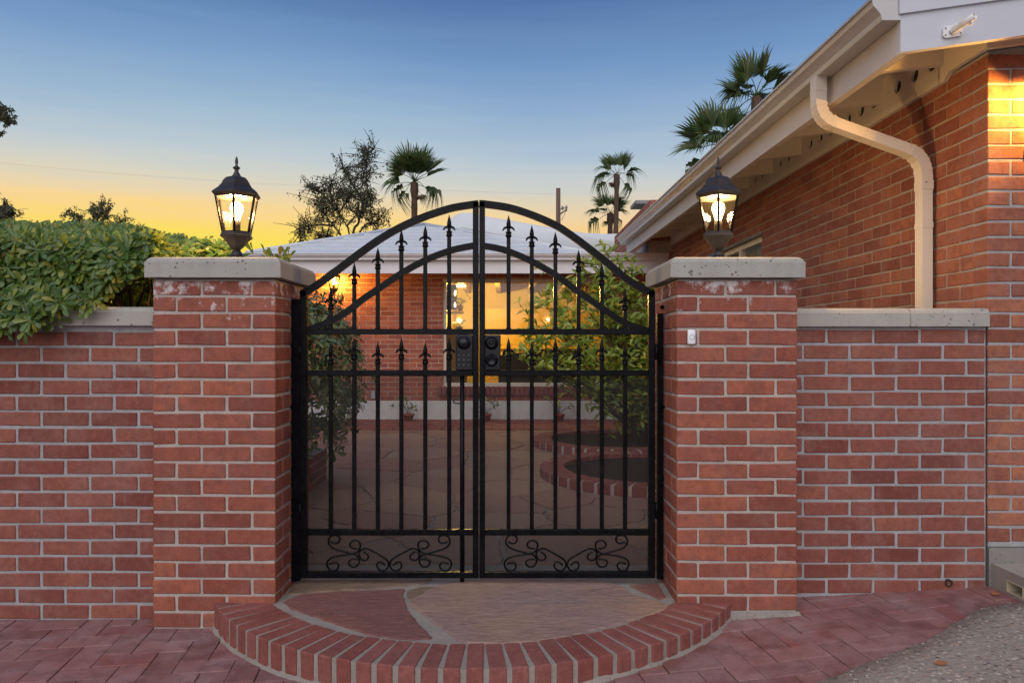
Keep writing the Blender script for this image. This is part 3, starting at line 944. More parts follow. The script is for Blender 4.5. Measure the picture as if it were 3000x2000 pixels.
# mortar fillet along the foot
b = MB(); vs = []; fs = []
rf = random.Random(9)
o_ = arcpts(STEP_R - 0.004, 90); 
for k, (x, y) in enumerate(o_):
    dx, dy = (x - STEP_C[0]) / STEP_R, (y - STEP_C[1]) / STEP_R
    w_ = 0.012 + 0.010 * mnoise.noise((k * 0.35, 0, 0)) + rf.uniform(0, 0.004)
    h_ = 0.014 + 0.008 * mnoise.noise((k * 0.3, 5, 0))
    gz = g(x, y)
    vs += [(x, y, gz + h_), (x + dx * w_ * 0.5, y + dy * w_ * 0.5, gz + h_ * 0.7), (x + dx * w_, y + dy * w_, gz - 0.004)]
for k in range(len(o_) - 1):
    for q in range(2):
        a = k * 3 + q; fs.append((a, a + 1, a + 4, a + 3))
b.add(vs, fs, True); b.build('mortar_fillet', M['mortar_bed'], t)
NB = 34
BLr = 0.198
for k in range(NB):
    a = -half + 2 * half * (k + 0.5) / NB
    var = R.randrange(6)
    key = ('step', var)
    if key not in _bc:
        rr = random.Random(100 + var)
        bm = bmesh.new(); bmesh.ops.create_cube(bm, size=1.0)
        for v in bm.verts:
            v.co.x *= 0.0565; v.co.y = (v.co.y + 0.5) * BLr; v.co.z = (v.co.z - 0.5) * 0.15
            v.co += Vector((rr.uniform(-.0012, .0012), rr.uniform(-.002, .002), rr.uniform(-.0008, .0008)))
        bmesh.ops.bevel(bm, geom=list(bm.edges), offset=0.005, segments=2, profile=0.5, affect='EDGES')
        for v in bm.verts:
            v.co += Vector((rr.uniform(-1, 1), rr.uniform(-1, 1), rr.uniform(-1, 1))) * 0.0007
        me = bpy.data.meshes.new('brick'); bm.to_mesh(me); bm.free(); me.materials.append(M['step_brick'])
        _bc[key] = me
    x = STEP_C[0] + STEP_R * math.sin(a); y = STEP_C[1] - STEP_R * math.cos(a)
    m_ = Matrix.Translation((x, y, ST + R.uniform(-0.0015, 0.0015))) @ Matrix.Rotation(a + R.uniform(-0.008, 0.008), 4, 'Z')
    link(bpy.data.objects.new('brick', _bc[key]), t, m_)
# flagstones on the step (outlines read off the photograph, laid at the step's level)
def stone(pts, parent, mat, zt, th=0.02, rough=0.006, seed=0, name='flagstone', label=None):
    P = [Vector((p[0], p[1], 0)) for p in pts]
    out = []
    n = len(P)
    for i in range(n):
        a, c = P[i], P[(i + 1) % n]
        m = max(1, int((c - a).length / 0.018))
        for k in range(m):
            q = a.lerp(c, k / m)
            q = q + Vector((mnoise.noise((q.x * 22, q.y * 22, seed)), mnoise.noise((q.x * 22, q.y * 22, seed + 9)), 0)) * rough + Vector((mnoise.noise((q.x * 70, q.y * 70, seed)), mnoise.noise((q.x * 70, q.y * 70, seed + 5)), 0)) * rough * 0.6
            out.append(q)
    cen = sum(out, Vector()) / len(out)
    b = MB(); vs = []; fs = []
    m = len(out)
    for q in out: vs.append((q.x, q.y, zt - th))
    for q in out: vs.append((q.x, q.y, zt - 0.003))
    for q in out:
        d = (cen - q); d = d.normalized() * min(0.005, d.length * 0.3)
        vs.append((q.x + d.x, q.y + d.y, zt))
    for r_ in range(2):
        for k in range(m):
            k2 = (k + 1) % m
            fs.append((r_ * m + k, r_ * m + k2, (r_ + 1) * m + k2, (r_ + 1) * m + k))
    fs.append(tuple(2 * m + k for k in range(m)))
    b.add(vs, fs)
    o = b.build(name, mat, parent)
    if label: o['label'] = label
    return o
def c7(l): return [F(850 + a / 3.135, 1500 + c / 3.135, -1.049) for a, c in l]
def c5(l): return [F(800 + a / 1.5683, 1000 + c / 1.5683, -1.049) for a, c in l]
red = [(-60, 822), (0, 785), (103, 752), (420, 724), (700, 714), (1050, 702), (1035, 760), (1062, 845), (1075, 880), (1130, 950), (1190, 1030), (1260, 1100), (1300, 1146), (1285, 1160),
       (1020, 1158), (850, 1138), (700, 1112), (560, 1066), (370, 1002), (200, 942), (20, 885)]
stone(c7(red), t, M['flag_red'], ST + 0.001, seed=1, label='smooth dark red flagstone on the left of the step')
big = [(618, 1203), (660, 1172), (700, 1145), (760, 1120), (900, 1097), (1100, 1091), (1300, 1091), (1480, 1094), (1610, 1125), (1660, 1165), (1770, 1190), (1818, 1210), (1795, 1232), (1700, 1264),
       (1600, 1292), (1480, 1322), (1350, 1354), (1200, 1378), (1050, 1384), (905, 1382), (850, 1374), (800, 1330), (740, 1290), (690, 1252), (650, 1224)]
stone(c5(big), t, M['flag_tan'], ST + 0.002, seed=2, label='large rippled pink tan flagstone at the middle of the step')
stone(c5([(90, 1112), (140, 1098), (300, 1094), (640, 1092), (735, 1090), (700, 1108), (600, 1122), (450, 1133), (200, 1147), (100, 1158), (62, 1160)]), t, M['flag_buff'], ST + 0.001, seed=3, label='buff flagstone strip under the left gate leaf')
stone(c5([(612, 1142), (690, 1124), (742, 1124), (690, 1150), (640, 1186), (616, 1182)]), t, M['flag_buff'], ST + 0.0005, seed=4)
stone(c5([(1640, 1118), (1760, 1108), (1792, 1145), (1805, 1172), (1775, 1180), (1700, 1148)]), t, M['flag_red'], ST + 0.001, seed=5)

# ------------------------------------------------------------------ courtyard
yard_z = ST - 0.012
b = MB(); b.box(-3.6, 2.08, 3.30, 10.42, -0.2, yard_z)
yard = tag(b.build('courtyard_floor', M['mortar_bed']), kind='structure')
def clip(poly, px, py, nx, ny):
    out = []
    for i in range(len(poly)):
        a = poly[i]; c = poly[(i + 1) % len(poly)]
        da = (a[0] - px) * nx + (a[1] - py) * ny; dc = (c[0] - px) * nx + (c[1] - py) * ny
        if da <= 0: out.append(a)
        if (da < 0 < dc) or (dc < 0 < da):
            t_ = da / (da - dc); out.append((a[0] + (c[0] - a[0]) * t_, a[1] + (c[1] - a[1]) * t_))
    return out
rv = random.Random(21)
seeds = []
while len(seeds) < 78:
    c = (rv.uniform(-2.4, 2.1), rv.uniform(3.5, 9.3))
    if all((c[0] - d[0]) ** 2 + (c[1] - d[1]) ** 2 > 0.34 ** 2 for d in seeds): seeds.append(c)
    elif rv.random() < 0.002: break
for s in seeds:
    poly = [(-2.5, 3.56), (2.07, 3.56), (2.07, 9.2), (-2.5, 9.2)]
    for q in seeds:
        if q is s: continue
        mx, my = (s[0] + q[0]) / 2, (s[1] + q[1]) / 2
        nx, ny = q[0] - s[0], q[1] - s[1]
        l_ = math.hypot(nx, ny)
        if l_ > 2.2: continue
        nx /= l_; ny /= l_
        poly = clip(poly, mx - nx * 0.014, my - ny * 0.014, nx, ny)
        if len(poly) < 3: break
    if len(poly) >= 3:
        stone(poly, yard, M['flag'], ST + rv.uniform(-0.002, 0.002), 0.02, 0.02, rv.random() * 50)
# brick border before the rear house
b = MB(); items = []
for j in range(6):
    for i in range(28):
        x = -3.4 + i * 0.205 + (0.1 if j % 2 else 0); y = 9.27 + j * 0.205
        items.append((x, y))
bm_b = bevel_mesh('brick', 0.195, 0.195, 0.05, 0.004, M['step_brick'], 0.001, 77, 1, front=False)
for x, y in items:
    q = Matrix.Translation((x, y, ST - 0.012 + R.uniform(-0.002, 0.002)))
    b.add([q @ v.co for v in bm_b.vertices], [tuple(p.vertices) for p in bm_b.polygons])
o = b.build('border_bricks', M['step_brick'], yard, fix=False); o['kind'] = 'stuff'
# ring planters
def ring_planter(cx, cy, rad, label):
    t = thing('ring_planter', label, 'planter', (cx, cy, ST), 'round brick planters in the courtyard')
    b = MB()
    outer = [(cx + (rad - 0.006) * math.cos(2 * math.pi * k / 64), cy + (rad - 0.006) * math.sin(2 * math.pi * k / 64)) for k in range(64)]
    inner = [(cx + (rad - 0.19) * math.cos(2 * math.pi * k / 64), cy + (rad - 0.19) * math.sin(2 * math.pi * k / 64)) for k in range(64)]
    vs = []; fs = []
    for (rg, z) in ((outer, yard_z), (outer, ST + 0.070), (inner, ST + 0.070), (inner, yard_z)):
        vs += [(x, y, z) for x, y in rg]
    for i in range(3):
        for k in range(64):
            k2 = (k + 1) % 64; fs.append((i * 64 + k, i * 64 + k2, (i + 1) * 64 + k2, (i + 1) * 64 + k))
    b.add(vs, fs); b.build('mortar_core', M['mortar'], t)
    b = MB(); b.prism([(x, y, yard_z) for x, y in [(cx + (rad - 0.185) * math.cos(2 * math.pi * k / 48), cy + (rad - 0.185) * math.sin(2 * math.pi * k / 48)) for k in range(48)]], (0, 0, 0.05))
    b.build('soil', M['soil'], t)
    n = int(2 * math.pi * rad / 0.128)
    me = [bevel_mesh('brick', 0.100, 0.196, 0.075, 0.005, M['step_brick'], 0.0015, 60 + k) for k in range(4)]
    for k in range(n):
        a = 2 * math.pi * k / n
        if cx + rad * math.sin(a) > 2.02: continue
        m_ = Matrix.Translation((cx + rad * math.sin(a), cy - rad * math.cos(a), ST + 0.0375 + R.uniform(-.002, .002))) @ Matrix.Rotation(a, 4, 'Z')
        link(bpy.data.objects.new('brick', R.choice(me)), t, m_)
    return t
ring_planter(1.15, 5.95, 0.90, 'nearer brick ring planter of bare dark soil behind the gate')
ring_planter(1.15, 7.78, 0.90, 'farther brick ring planter holding the tall green bush')
# raised planter on the left
t = thing('raised_planter', 'low raised brick planter along the left side of the courtyard', 'planter', (-1.8, 4.6, ST))
b = MB(); b.box(-2.6, -1.425, 3.45, 5.73, -0.1, ZC - 0.80); b.build('mortar_core', M['mortar'], t)
b = MB(); b.box(-2.5, -1.53, 3.5, 5.62, ZC - 0.805, ZC - 0.785); b.build('soil', M['soil'], t)
hz = (ZC - 0.80 - ST) / 4
items = rows((-1.42, 0), (0, 1), math.pi / 2, 3.46, 5.73, ST, 4, hz, 0.205, 0.01, lambda k: 3.4 + (k % 2) * 0.1)
put_bricks(items, t, M['wall_brick'], hz - 0.01, 300)

# ------------------------------------------------------------------ right house
HC = 0.0665
HX, HY = 2.083, 3.21            # corner of the front and side walls
t_house = thing('brick_house', 'brick house on the right with overhanging white eaves and gutter', 'house', (4.5, 6.5, 0.1))
KT = 0.0068
zj = ZC + 0.4067                # a course joint on the corner
n_dn = 18; z_base = zj - n_dn * HC          # 0.36.. brick bottom near the side yard
# side wall (faces -x), window opening
WY0, WY1, WZ0, WZ1 = 6.09, 7.95, ZC - 0.25, ZC + 0.925
sw = MB()
zt = ZC + 1.31
sw.box(HX + 0.004, HX + 0.22, HY + 0.204, WY0, -0.1, zt)
sw.box(HX + 0.004, HX + 0.22, WY0, WY1, -0.1, WZ0)
sw.box(HX + 0.004, HX + 0.22, WY0, WY1, WZ1, zt)
sw.box(HX + 0.004, HX + 0.22, WY1, 10.4, -0.1, zt)
side = sw.build('side_wall', M['mortar_side'], t_house)
nup = 14
def skip_win(zc, a, b_):
    if WZ0 - 0.01 < zc < WZ1 + 0.01:
        r_ = []
        if a < WY0 - 0.005: r_.append((a, min(b_, WY0 - 0.001)))
        if b_ > WY1 + 0.005: r_.append((max(a, WY1 + 0.001), b_))
        return r_
    return [(a, b_)]
nb_low = int((zj - 0.13) / HC)
zst = zj - nb_low * HC
ntot = nb_low + nup
def side_phase(k):
    kk = k - nb_low            # course number above the reference joint
    return HY + (0.1035 if kk % 2 == 0 else 0.0) + 0.0
its = rows((HX, 0), (0, 1), -math.pi / 2, HY + 0.1035, 10.3, zst, ntot, HC, 0.2065, 0.0085, lambda k: HY + 0.1035 + (0.0 if (k - nb_low) % 2 == 0 else 0.1033), skip_win)
its = [it for it in its if it[0].translation.z < ZC + 1.27]
vis = [it for it in its if it[0].translation.z > ZC + 0.10 and it[0].translation.y < 9.5]
hid = [it for it in its if not (it[0].translation.z > ZC + 0.10 and it[0].translation.y < 9.5)]
# front wall with corner bricks shared by both faces
fw = MB(); fw.prism([(HX + 0.004, HY + 0.004, ZC - 0.875), (7.0, HY + 0.004, ZC - 0.875), (7.0, HY + 0.004, ZC + 1.95), (HX + 0.004, HY + 0.004, ZC + 1.28)], (0, 0.2, 0))
front = fw.build('front_wall', M['mortar_grey'], t_house)
fit = []
nlow2 = int(round((0.4067 + 0.88) / HC))
for k in range(-nlow2, nup):
    zc = zj + (k + 0.5) * HC
    if zc > ZC + 1.275: continue
    A = (k % 2 == 0)           # side shows a half brick at the corner on even courses
    L0 = 0.198 if A else 0.0985
    dep = 0.0985 if A else 0.198
    fit.append((Matrix.Translation((HX + L0 / 2, HY, zc)), L0, dep))
    x = HX + L0 + 0.0085
    while x < 4.6:
        fit.append((Matrix.Translation((x + 0.099, HY + R.uniform(-.001, .001), zc + R.uniform(-.001, .001))), 0.198, None)); x += 0.2065
vis_f = [it for it in fit if it[0].translation.x < 2.45]
rest_f = [it for it in fit if it[0].translation.x >= 2.45]
nf = len(vis_f)
put_bricks(vis_f, front, M['house_brick'], HC - 0.0095, 300)
put_bricks(rest_f, front, M['house_brick'], HC - 0.0095, 0, stuff_name='outer_bricks')
put_bricks(vis, side, M['house_brick'], HC - 0.0085, 296 - nf)
put_bricks(hid, side, M['house_brick'], HC - 0.0085, 0, stuff_name='lower_bricks')
# foundation under the front wall
b = MB(); b.box(HX + 0.002, 7.0, HY - 0.006, HY + 0.2, -0.1, ZC - 0.878); b.build('foundation', M['old_concrete'], t_house)
# dark gap filler between garden wall and house
# side window
wfz = MB()
xf = HX + 0.045
for (a0, a1, c0, c1) in ((WY0, WY1, WZ1 - 0.05, WZ1), (WY0, WY1, WZ0, WZ0 + 0.05), (WY0, WY0 + 0.045, WZ0 + 0.05, WZ1 - 0.05), (WY1 - 0.045, WY1, WZ0 + 0.05, WZ1 - 0.05), (6.78, 6.83, WZ0 + 0.05, WZ1 - 0.05)):
    wfz.box(xf, xf + 0.05, a0 + 0.001, a1 - 0.001, c0, c1)
wf = wfz.build('window', M['window_frame'], t_house)
b = MB(); b.box(xf + 0.022, xf + 0.026, WY0 + 0.04, WY1 - 0.04, WZ0 + 0.045, WZ1 - 0.045); b.build('pane', M['pane'], wf)
b = MB()
n_ = 40
vs = []; fs = []
for i in range(n_ + 1):
    yy = WY0 + (WY1 - WY0) * i / n_
    xx = xf + 0.13 + 0.02 * math.sin(i * 1.9)
    vs += [(xx, yy, WZ0), (xx, yy, WZ1)]
for i in range(n_): fs.append((2 * i, 2 * i + 2, 2 * i + 3, 2 * i + 1))
b.add(vs, fs, True); b.build('curtain', M['curtain'], wf)
b = MB(); b.box(HX - 0.002, HX + 0.045, WY0 + 0.002, WY1 - 0.002, WZ1 - 0.006, WZ1 + 0.02); b.build('lintel_shadow', M['roof_dark'], wf)  # dark strip put in as the shadow under the lintel

# eaves. sloping datum: everything at the eave rises KT per metre away from the camera
def ez(z, y): return ZC + z + KT * (y - 3.0)
EX, EY0, EY1 = 1.578, 2.97, 9.92
SL = 0.14
def along(name, sec, y0, y1, mat, parent, seg=1, smooth=False):
    """sweep a closed (x,z) section along the eave"""
    b = MB(); vs = []; fs = []
    m_ = len(sec)
    for i in range(seg + 1):
        y = y0 + (y1 - y0) * i / seg
        vs += [(x, y, ez(z, y)) for x, z in sec]
    for i in range(seg):
        for k in range(m_):
            k2 = (k + 1) % m_
            fs.append((i * m_ + k, i * m_ + k2, (i + 1) * m_ + k2, (i + 1) * m_ + k))
    fs.append(tuple(range(m_ - 1, -1, -1))); fs.append(tuple(seg * m_ + k for k in range(m_)))
    b.add(vs, fs, smooth)
    return b.build(name, mat, parent)
along('fascia', [(EX, 1.18), (EX + 0.038, 1.18), (EX + 0.038, 1.385), (EX, 1.385)], EY0 + 0.03, EY1, M['fascia'], t_house)
# K-style gutter, open trough
gs = [(EX - 0.004, 1.395), (EX - 0.004, 1.308), (EX - 0.078, 1.308), (EX - 0.081, 1.318), (EX - 0.083, 1.330), (EX - 0.098, 1.350), (EX - 0.112, 1.364), (EX - 0.117, 1.378), (EX - 0.117, 1.388), (EX - 0.126, 1.388), (EX - 0.126, 1.398),
      (EX - 0.108, 1.398), (EX - 0.108, 1.372), (EX - 0.092, 1.352), (EX - 0.076, 1.330), (EX - 0.075, 1.315), (EX - 0.008, 1.315), (EX - 0.008, 1.395)]
gut = along('gutter', gs, EY0, EY1 + 0.02, M['gutter'], t_house)
b = MB(); b.prism([(x, EY0 - 0.004, ez(z, EY0)) for x, z in gs[:10] + [gs[10]]], (0, 0.0035, 0)); b.build('end_cap', M['gutter'], gut)
for ys in (4.9, 7.35):
    sec = [(x + (-0.0015 if x < EX - 0.05 else 0), z - (0.0015 if z < 1.33 else -0.0012)) for x, z in gs[:10]] + [(EX - 0.113, 1.3975)]
    along('gutter_seam', sec + [(EX - 0.109, 1.371), (EX - 0.076, 1.329), (EX - 0.0755, 1.3145), (EX - 0.0075, 1.3145)], ys, ys + 0.045, M['gutter'], gut)
# rake board and trim over the front gable
b = MB()
RX1 = 7.0
def rk(x, z): return (x, EY0, ez(z, EY0) + (x - EX) * SL)
b.prism([rk(EX - 0.002, 1.18), rk(RX1, 1.18), rk(RX1, 1.335), rk(EX - 0.002, 1.335)], (0, 0.03, 0)); b.build('rake_board', M['rake'], t_house)
b = MB()
b.prism([(x, y - 0.012, z) for x, y, z in [rk(EX - 0.012, 1.332), rk(RX1, 1.332), rk(RX1, 1.41), rk(EX - 0.012, 1.41)]], (0, 0.045, 0)); b.build('rake_trim', M['rake'], t_house)
# roof deck: underside seen between the rafters, roofing on top
b = MB()
def deck(x, y, z): return (x, y, ez(z, y) + (x - EX) * SL)
b.hexa([deck(EX + 0.002, EY0 + 0.031, 1.385), deck(RX1, EY0 + 0.031, 1.385), deck(RX1, EY1, 1.385), deck(EX + 0.002, EY1, 1.385)],
       [deck(EX + 0.002, EY0 + 0.031, 1.405), deck(RX1, EY0 + 0.031, 1.405), deck(RX1, EY1, 1.405), deck(EX + 0.002, EY1, 1.405)])
b.build('roof_deck', M['soffit'], t_house)
b = MB()
b.hexa([deck(EX - 0.02, EY0 - 0.005, 1.4115), deck(RX1, EY0 - 0.005, 1.4115), deck(RX1, EY1, 1.4115), deck(EX - 0.02, EY1, 1.4115)],
       [deck(EX - 0.02, EY0 - 0.005, 1.424), deck(RX1, EY0 - 0.005, 1.424), deck(RX1, EY1, 1.424), deck(EX - 0.02, EY1, 1.424)])
b.build('roof', M['roof_white'], t_house)
# rafter tails
RP = 0.5675
rafter_y = [3.495 + RP * k for k in range(12)]
for y in rafter_y:
    if y > EY1 - 0.1: break
    b = MB()
    x0, x1 = EX + 0.039, HX - 0.001
    sec = [(x0, ez(1.272, y) + (x0 - EX) * SL * 0.9), (x1, ez(1.262, y) + (x1 - EX) * SL), (x1, ez(1.3845, y) + (x1 - EX) * SL), (x0, ez(1.3845, y) + (x0 - EX) * SL)]
    b.prism([(x, y, z) for x, z in sec], (0, 0.042, 0))
    b.build('rafter', M['soffit'], t_house)
    b = MB(); b.box(HX - 0.0235, HX - 0.002, y - 0.0005, y + 0.0425, ez(1.246, y), ez(1.334, y)); b.build('frieze_block', M['soffit'], t_house)
# lookout over the front overhang
for xk in (2.083, 2.69, 3.30, 3.91):
    b = MB()
    b.prism([(xk, EY0 + 0.032, ez(1.30, 3) + (xk - EX) * SL), (xk + 0.04, EY0 + 0.032, ez(1.30, 3) + (xk + 0.04 - EX) * SL), (xk + 0.04, EY0 + 0.032, ez(1.384, 3) + (xk + 0.04 - EX) * SL), (xk, EY0 + 0.032, ez(1.384, 3) + (xk - EX) * SL)], (0, HY - EY0 - 0.035, 0))
    b.build('lookout', M['soffit'], t_house)
# frieze boards with vent holes along the side wall
def frieze(y0, y1, zlo, zhi, holes, parent, x=HX - 0.024, th=0.022, hr=0.035, zh=1.366):
    b = MB()
    N = 20
    edges = [y0]
    cells = []
    for h in holes: cells.append((h - 0.06, h + 0.06, h))
    cur = y0
    def quad(a, c):
        if c - a > 1e-4:
            b.add([(x, a, ez(zlo, a)), (x, c, ez(zlo, c)), (x, c, ez(zhi, c)), (x, a, ez(zhi, a))], [(0, 1, 2, 3)])
    for (a, c, h) in cells:
        quad(cur, a); cur = c
        zc_ = ez(zh, h)
        ring = []; sq = []
        for k in range(N):
            an = 2 * math.pi * k / N
            ring.append((h + hr * math.cos(an), zc_ + hr * math.sin(an)))
            cx_, sx_ = math.cos(an), math.sin(an)
            lo = ez(zlo, h) - zc_; hi = ez(zhi, h) - zc_
            tt = []
            if abs(cx_) > 1e-6: tt.append(0.06 / abs(cx_))
            if sx_ > 1e-6: tt.append(hi / sx_)
            if sx_ < -1e-6: tt.append(lo / sx_)
            s_ = min(tt); sq.append((h + s_ * cx_, zc_ + s_ * sx_))
        vs = [(x, p[0], p[1]) for p in ring] + [(x, p[0], p[1]) for p in sq] + [(x + th, p[0], p[1]) for p in ring]
        fs = []
        for k in range(N):
            k2 = (k + 1) % N
            fs.append((k, k2, N + k2, N + k)); fs.append((k, 2 * N + k, 2 * N + k2, k2))
        b.add(vs, fs)
        # square corners left by the polar fan
        for sy in (-1, 1):
            for sz in ('lo', 'hi'):
                zz = ez(zlo if sz == 'lo' else zhi, h)
                quadrant = [p for p in sq if (p[0] - h) * sy > 0 and ((p[1] < zc_) == (sz == 'lo'))]
                e1 = [p for p in quadrant if abs(abs(p[0] - h) - 0.06) < 1e-5]; e2 = [p for p in quadrant if abs(abs(p[0] - h) - 0.06) >= 1e-5]
                if e1 and e2:
                    p1 = max(e1, key=lambda p: abs(p[1] - zc_)); p2 = max(e2, key=lambda p: abs(p[0] - h))
                    b.add([(x, p1[0], p1[1]), (x, h + sy * 0.06, zz), (x, p2[0], p2[1])], [(0, 1, 2)])
    quad(cur, y1)
    b.add([(x, y0, ez(zlo, y0)), (x, y1, ez(zlo, y1)), (HX + 0.003, y1, ez(zlo, y1)), (HX + 0.003, y0, ez(zlo, y0))], [(0, 1, 2, 3)])
    f_ = b.build('frieze_board', M['soffit'], parent, fix=False)
    for h in holes:
        v = MB(); v.prism([(x + 0.016, h + hr * 1.05 * math.cos(2 * math.pi * k / 16), ez(zh, h) + hr * 1.05 * math.sin(2 * math.pi * k / 16)) for k in range(16)], (0.003, 0, 0))
        v.build('vent_screen', M['dark_hole'], f_)
for k in range(len(rafter_y) - 1):
    a = rafter_y[k] + 0.042; c = rafter_y[k + 1]
    if c > EY1: break
    frieze(a, c, 1.246, 1.452, [rafter_y[k] + 0.095, rafter_y[k] + 0.251, rafter_y[k] + 0.415], t_house)
# end piece of the frieze near the corner, stepped up, with its bevelled end
b = MB(); x = HX - 0.024
b.prism([(x, HY - 0.03, ez(1.283, 3)), (x, 3.455, ez(1.283, 3)), (x, 3.50, ez(1.246, 3.5)), (x, 3.536, ez(1.246, 3.5)), (x, 3.536, ez(1.452, 3.5)), (x, HY - 0.03, ez(1.452, 3))], (0.022, 0, 0))
b.build('frieze_board', M['soffit'], t_house)
b = MB()
b.prism([(HX - 0.002, HY - 0.03, ez(1.283, 3)), (RX1, HY - 0.03, ez(1.283, 3) + (RX1 - HX) * SL), (RX1, HY - 0.03, ez(1.40, 3) + (RX1 - EX) * SL - 0.02), (HX - 0.002, HY - 0.03, ez(1.452, 3))], (0, 0.026, 0))
b.build('gable_frieze', M['soffit'], t_house)
# flag pole bracket on the rake board
t = thing('flagpole_bracket', 'small white flagpole bracket screwed to the white rake board', 'bracket', tuple(W(2790, 95, EY0)))
c = W(2788, 94, EY0); 
b = MB()
hw, hh, ch_ = 0.040, 0.024, 0.010
poly = [(-hw, -hh + ch_), (-hw + ch_, -hh), (hw - ch_, -hh), (hw, -hh + ch_), (hw, hh - ch_), (hw - ch_, hh), (-hw + ch_, hh), (-hw, hh - ch_)]
sk = 0.14
b.prism([(c.x + a, EY0 - 0.001, c.z + d + a * sk) for a, d in poly], (0, -0.009, 0)); pl = b.build('plate', M['bracket'], t)
for a, d in ((-0.03, -0.013), (0.03, -0.013), (-0.03, 0.014), (0.03, 0.014)):
    s_ = MB(); s_.tube([(c.x + a, EY0 - 0.0095, c.z + d + a * sk), (c.x + a, EY0 - 0.0125, c.z + d + a * sk)], 0.0032, 8); s_.build('screw', M['key'], pl)
p0 = c + Vector((-0.006, -0.010, -0.004)); p1 = c + Vector((0.034, -0.095, 0.022))
d = (p1 - p0).normalized()
b = MB()
upv = d.orthogonal().normalized(); sv = d.cross(upv)
n_ = 16; vs = []; fs = []
st_ = [(0.012, 0.0), (0.012, 0.45), (0.0135, 0.46), (0.0135, 1.0), (0.0105, 1.0), (0.0105, 0.5)]
for r_, tt in st_:
    for k in range(n_):
        a = 2 * math.pi * k / n_
        vs.append(p0.lerp(p1, tt) + (upv * math.cos(a) + sv * math.sin(a)) * r_)
for i in range(len(st_) - 1):
    for k in range(n_):
        k2 = (k + 1) % n_; fs.append((i * n_ + k, i * n_ + k2, (i + 1) * n_ + k2, (i + 1) * n_ + k))
fs.append(tuple((len(st_) - 1) * n_ + k for k in range(n_)))
b.add(vs, fs, True); b.build('tube', M['bracket'], t)
b = MB(); q = p0.lerp(p1, 0.75); b.tube([q, q + Vector((0.008, -0.003, -0.020))], 0.006, 8); b.build('wing_screw', M['bracket'], t)
b = MB(); q = p0.lerp(p1, 0.22); b.tube([q, q + Vector((-0.006, 0, 0.02))], 0.005, 8); b.build('wing_screw', M['bracket'], t)

# downspout
t = thing('downspout', 'cream ribbed metal downspout bent from the gutter to the side wall', 'downspout', (2.04, 3.62, ZC + 0.16))
dy = 3.625
path = [(1.520, dy, ez(1.312, dy)), (1.520, dy, ez(1.19, dy)), (1.524, dy, ez(1.155, dy)), (1.538, dy, ez(1.122, dy)), (1.562, dy, ez(1.098, dy)), (1.595, dy, ez(1.082, dy)),
        (1.95, dy, ez(0.955, dy)), (1.985, dy, ez(0.938, dy)), (2.012, dy, ez(0.912, dy)), (2.030, dy, ez(0.875, dy)), (2.037, dy, ez(0.83, dy)), (2.038, dy, ez(0.78, dy)), (2.038, dy, ZC + 0.0)]
def spout(pts, w, d, name, parent, mat, collar=0.0):
    b = MB(); P = [Vector(p) for p in pts]; m_ = len(P); vs = []; fs = []
    sec = []
    hw, hd = w / 2, d / 2                                   # w along y, d in the bend plane
    ribs = 4
    front_ = []
    for s_ in (1, -1):
        row = []
        for k in range(ribs):
            c0 = -hw + (k + 0.5) * w / ribs
            row += [(c0 - w / ribs * 0.32, 0.0), (c0 - w / ribs * 0.16, -0.0028), (c0 + w / ribs * 0.16, -0.0028), (c0 + w / ribs * 0.32, 0.0)]
        if s_ > 0: sec += [(-hw, hd)] + [(a, hd + z) for a, z in row] + [(hw, hd)]
        else: sec += [(hw, -hd)] + [(a, -hd - z) for a, z in reversed(row)] + [(-hw, -hd)]
    sec = [(a * (1 + collar), z * (1 + collar)) for a, z in sec]
    for i, p in enumerate(P):
        tg = (P[min(i + 1, m_ - 1)] - P[max(i - 1, 0)]).normalized()
        nrm = Vector((0, 1, 0)).cross(tg).normalized()
        for a, z in sec: vs.append(p + Vector((0, 1, 0)) * a + nrm * z)
    k_ = len(sec)
    for i in range(m_ - 1):
        for k in range(k_):
            k2 = (k + 1) % k_; fs.append((i * k_ + k, i * k_ + k2, (i + 1) * k_ + k2, (i + 1) * k_ + k))
    fs.append(tuple(range(k_ - 1, -1, -1))); fs.append(tuple((m_ - 1) * k_ + k for k in range(k_)))
    b.add(vs, fs)
    return b.build(name, mat, parent)
e1 = spout(path[:6], 0.070, 0.052, 'upper_elbow', t, M['downspout'])
# crimps of the elbows: thin proud ribs round the bend
def crimps(pts, parent):
    for a, c in zip(pts, pts[1:]):
        a = Vector(a); c = Vector(c); m_ = (a + c) / 2; tg = (c - a).normalized()
        spout([m_ - tg * 0.004, m_ + tg * 0.004], 0.070, 0.052, 'crimp', parent, M['downspout'], 0.07)
crimps(path[1:6], e1)
spout([path[5], path[6]], 0.067, 0.050, 'diagonal_pipe', t, M['downspout'])
pz_ = ez(0.78, dy)
co = spout([(2.038, dy, pz_ + 0.022), (2.038, dy, pz_ - 0.022)], 0.070, 0.052, 'collar', t, M['downspout'], 0.06)
b = MB(); b.tube([(2.028, dy - 0.038, pz_ + 0.01), (2.028, dy - 0.0415, pz_ + 0.01)], 0.004, 8); b.build('screw', M['key'], co)
spout([(1.520, dy, ez(1.25, dy)), (1.520, dy, ez(1.235, dy))], 0.070, 0.052, 'collar', t, M['downspout'], 0.06)
spout([(2.038, dy, ZC + 0.60), (2.038, dy, ZC + 0.575)], 0.070, 0.052, 'strap', t, M['downspout'], 0.03)
e2 = spout(path[6:12], 0.070, 0.052, 'lower_elbow', t, M['downspout'])
crimps(path[6:11], e2)
spout([path[11], path[12]], 0.067, 0.050, 'vertical_pipe', t, M['downspout'])

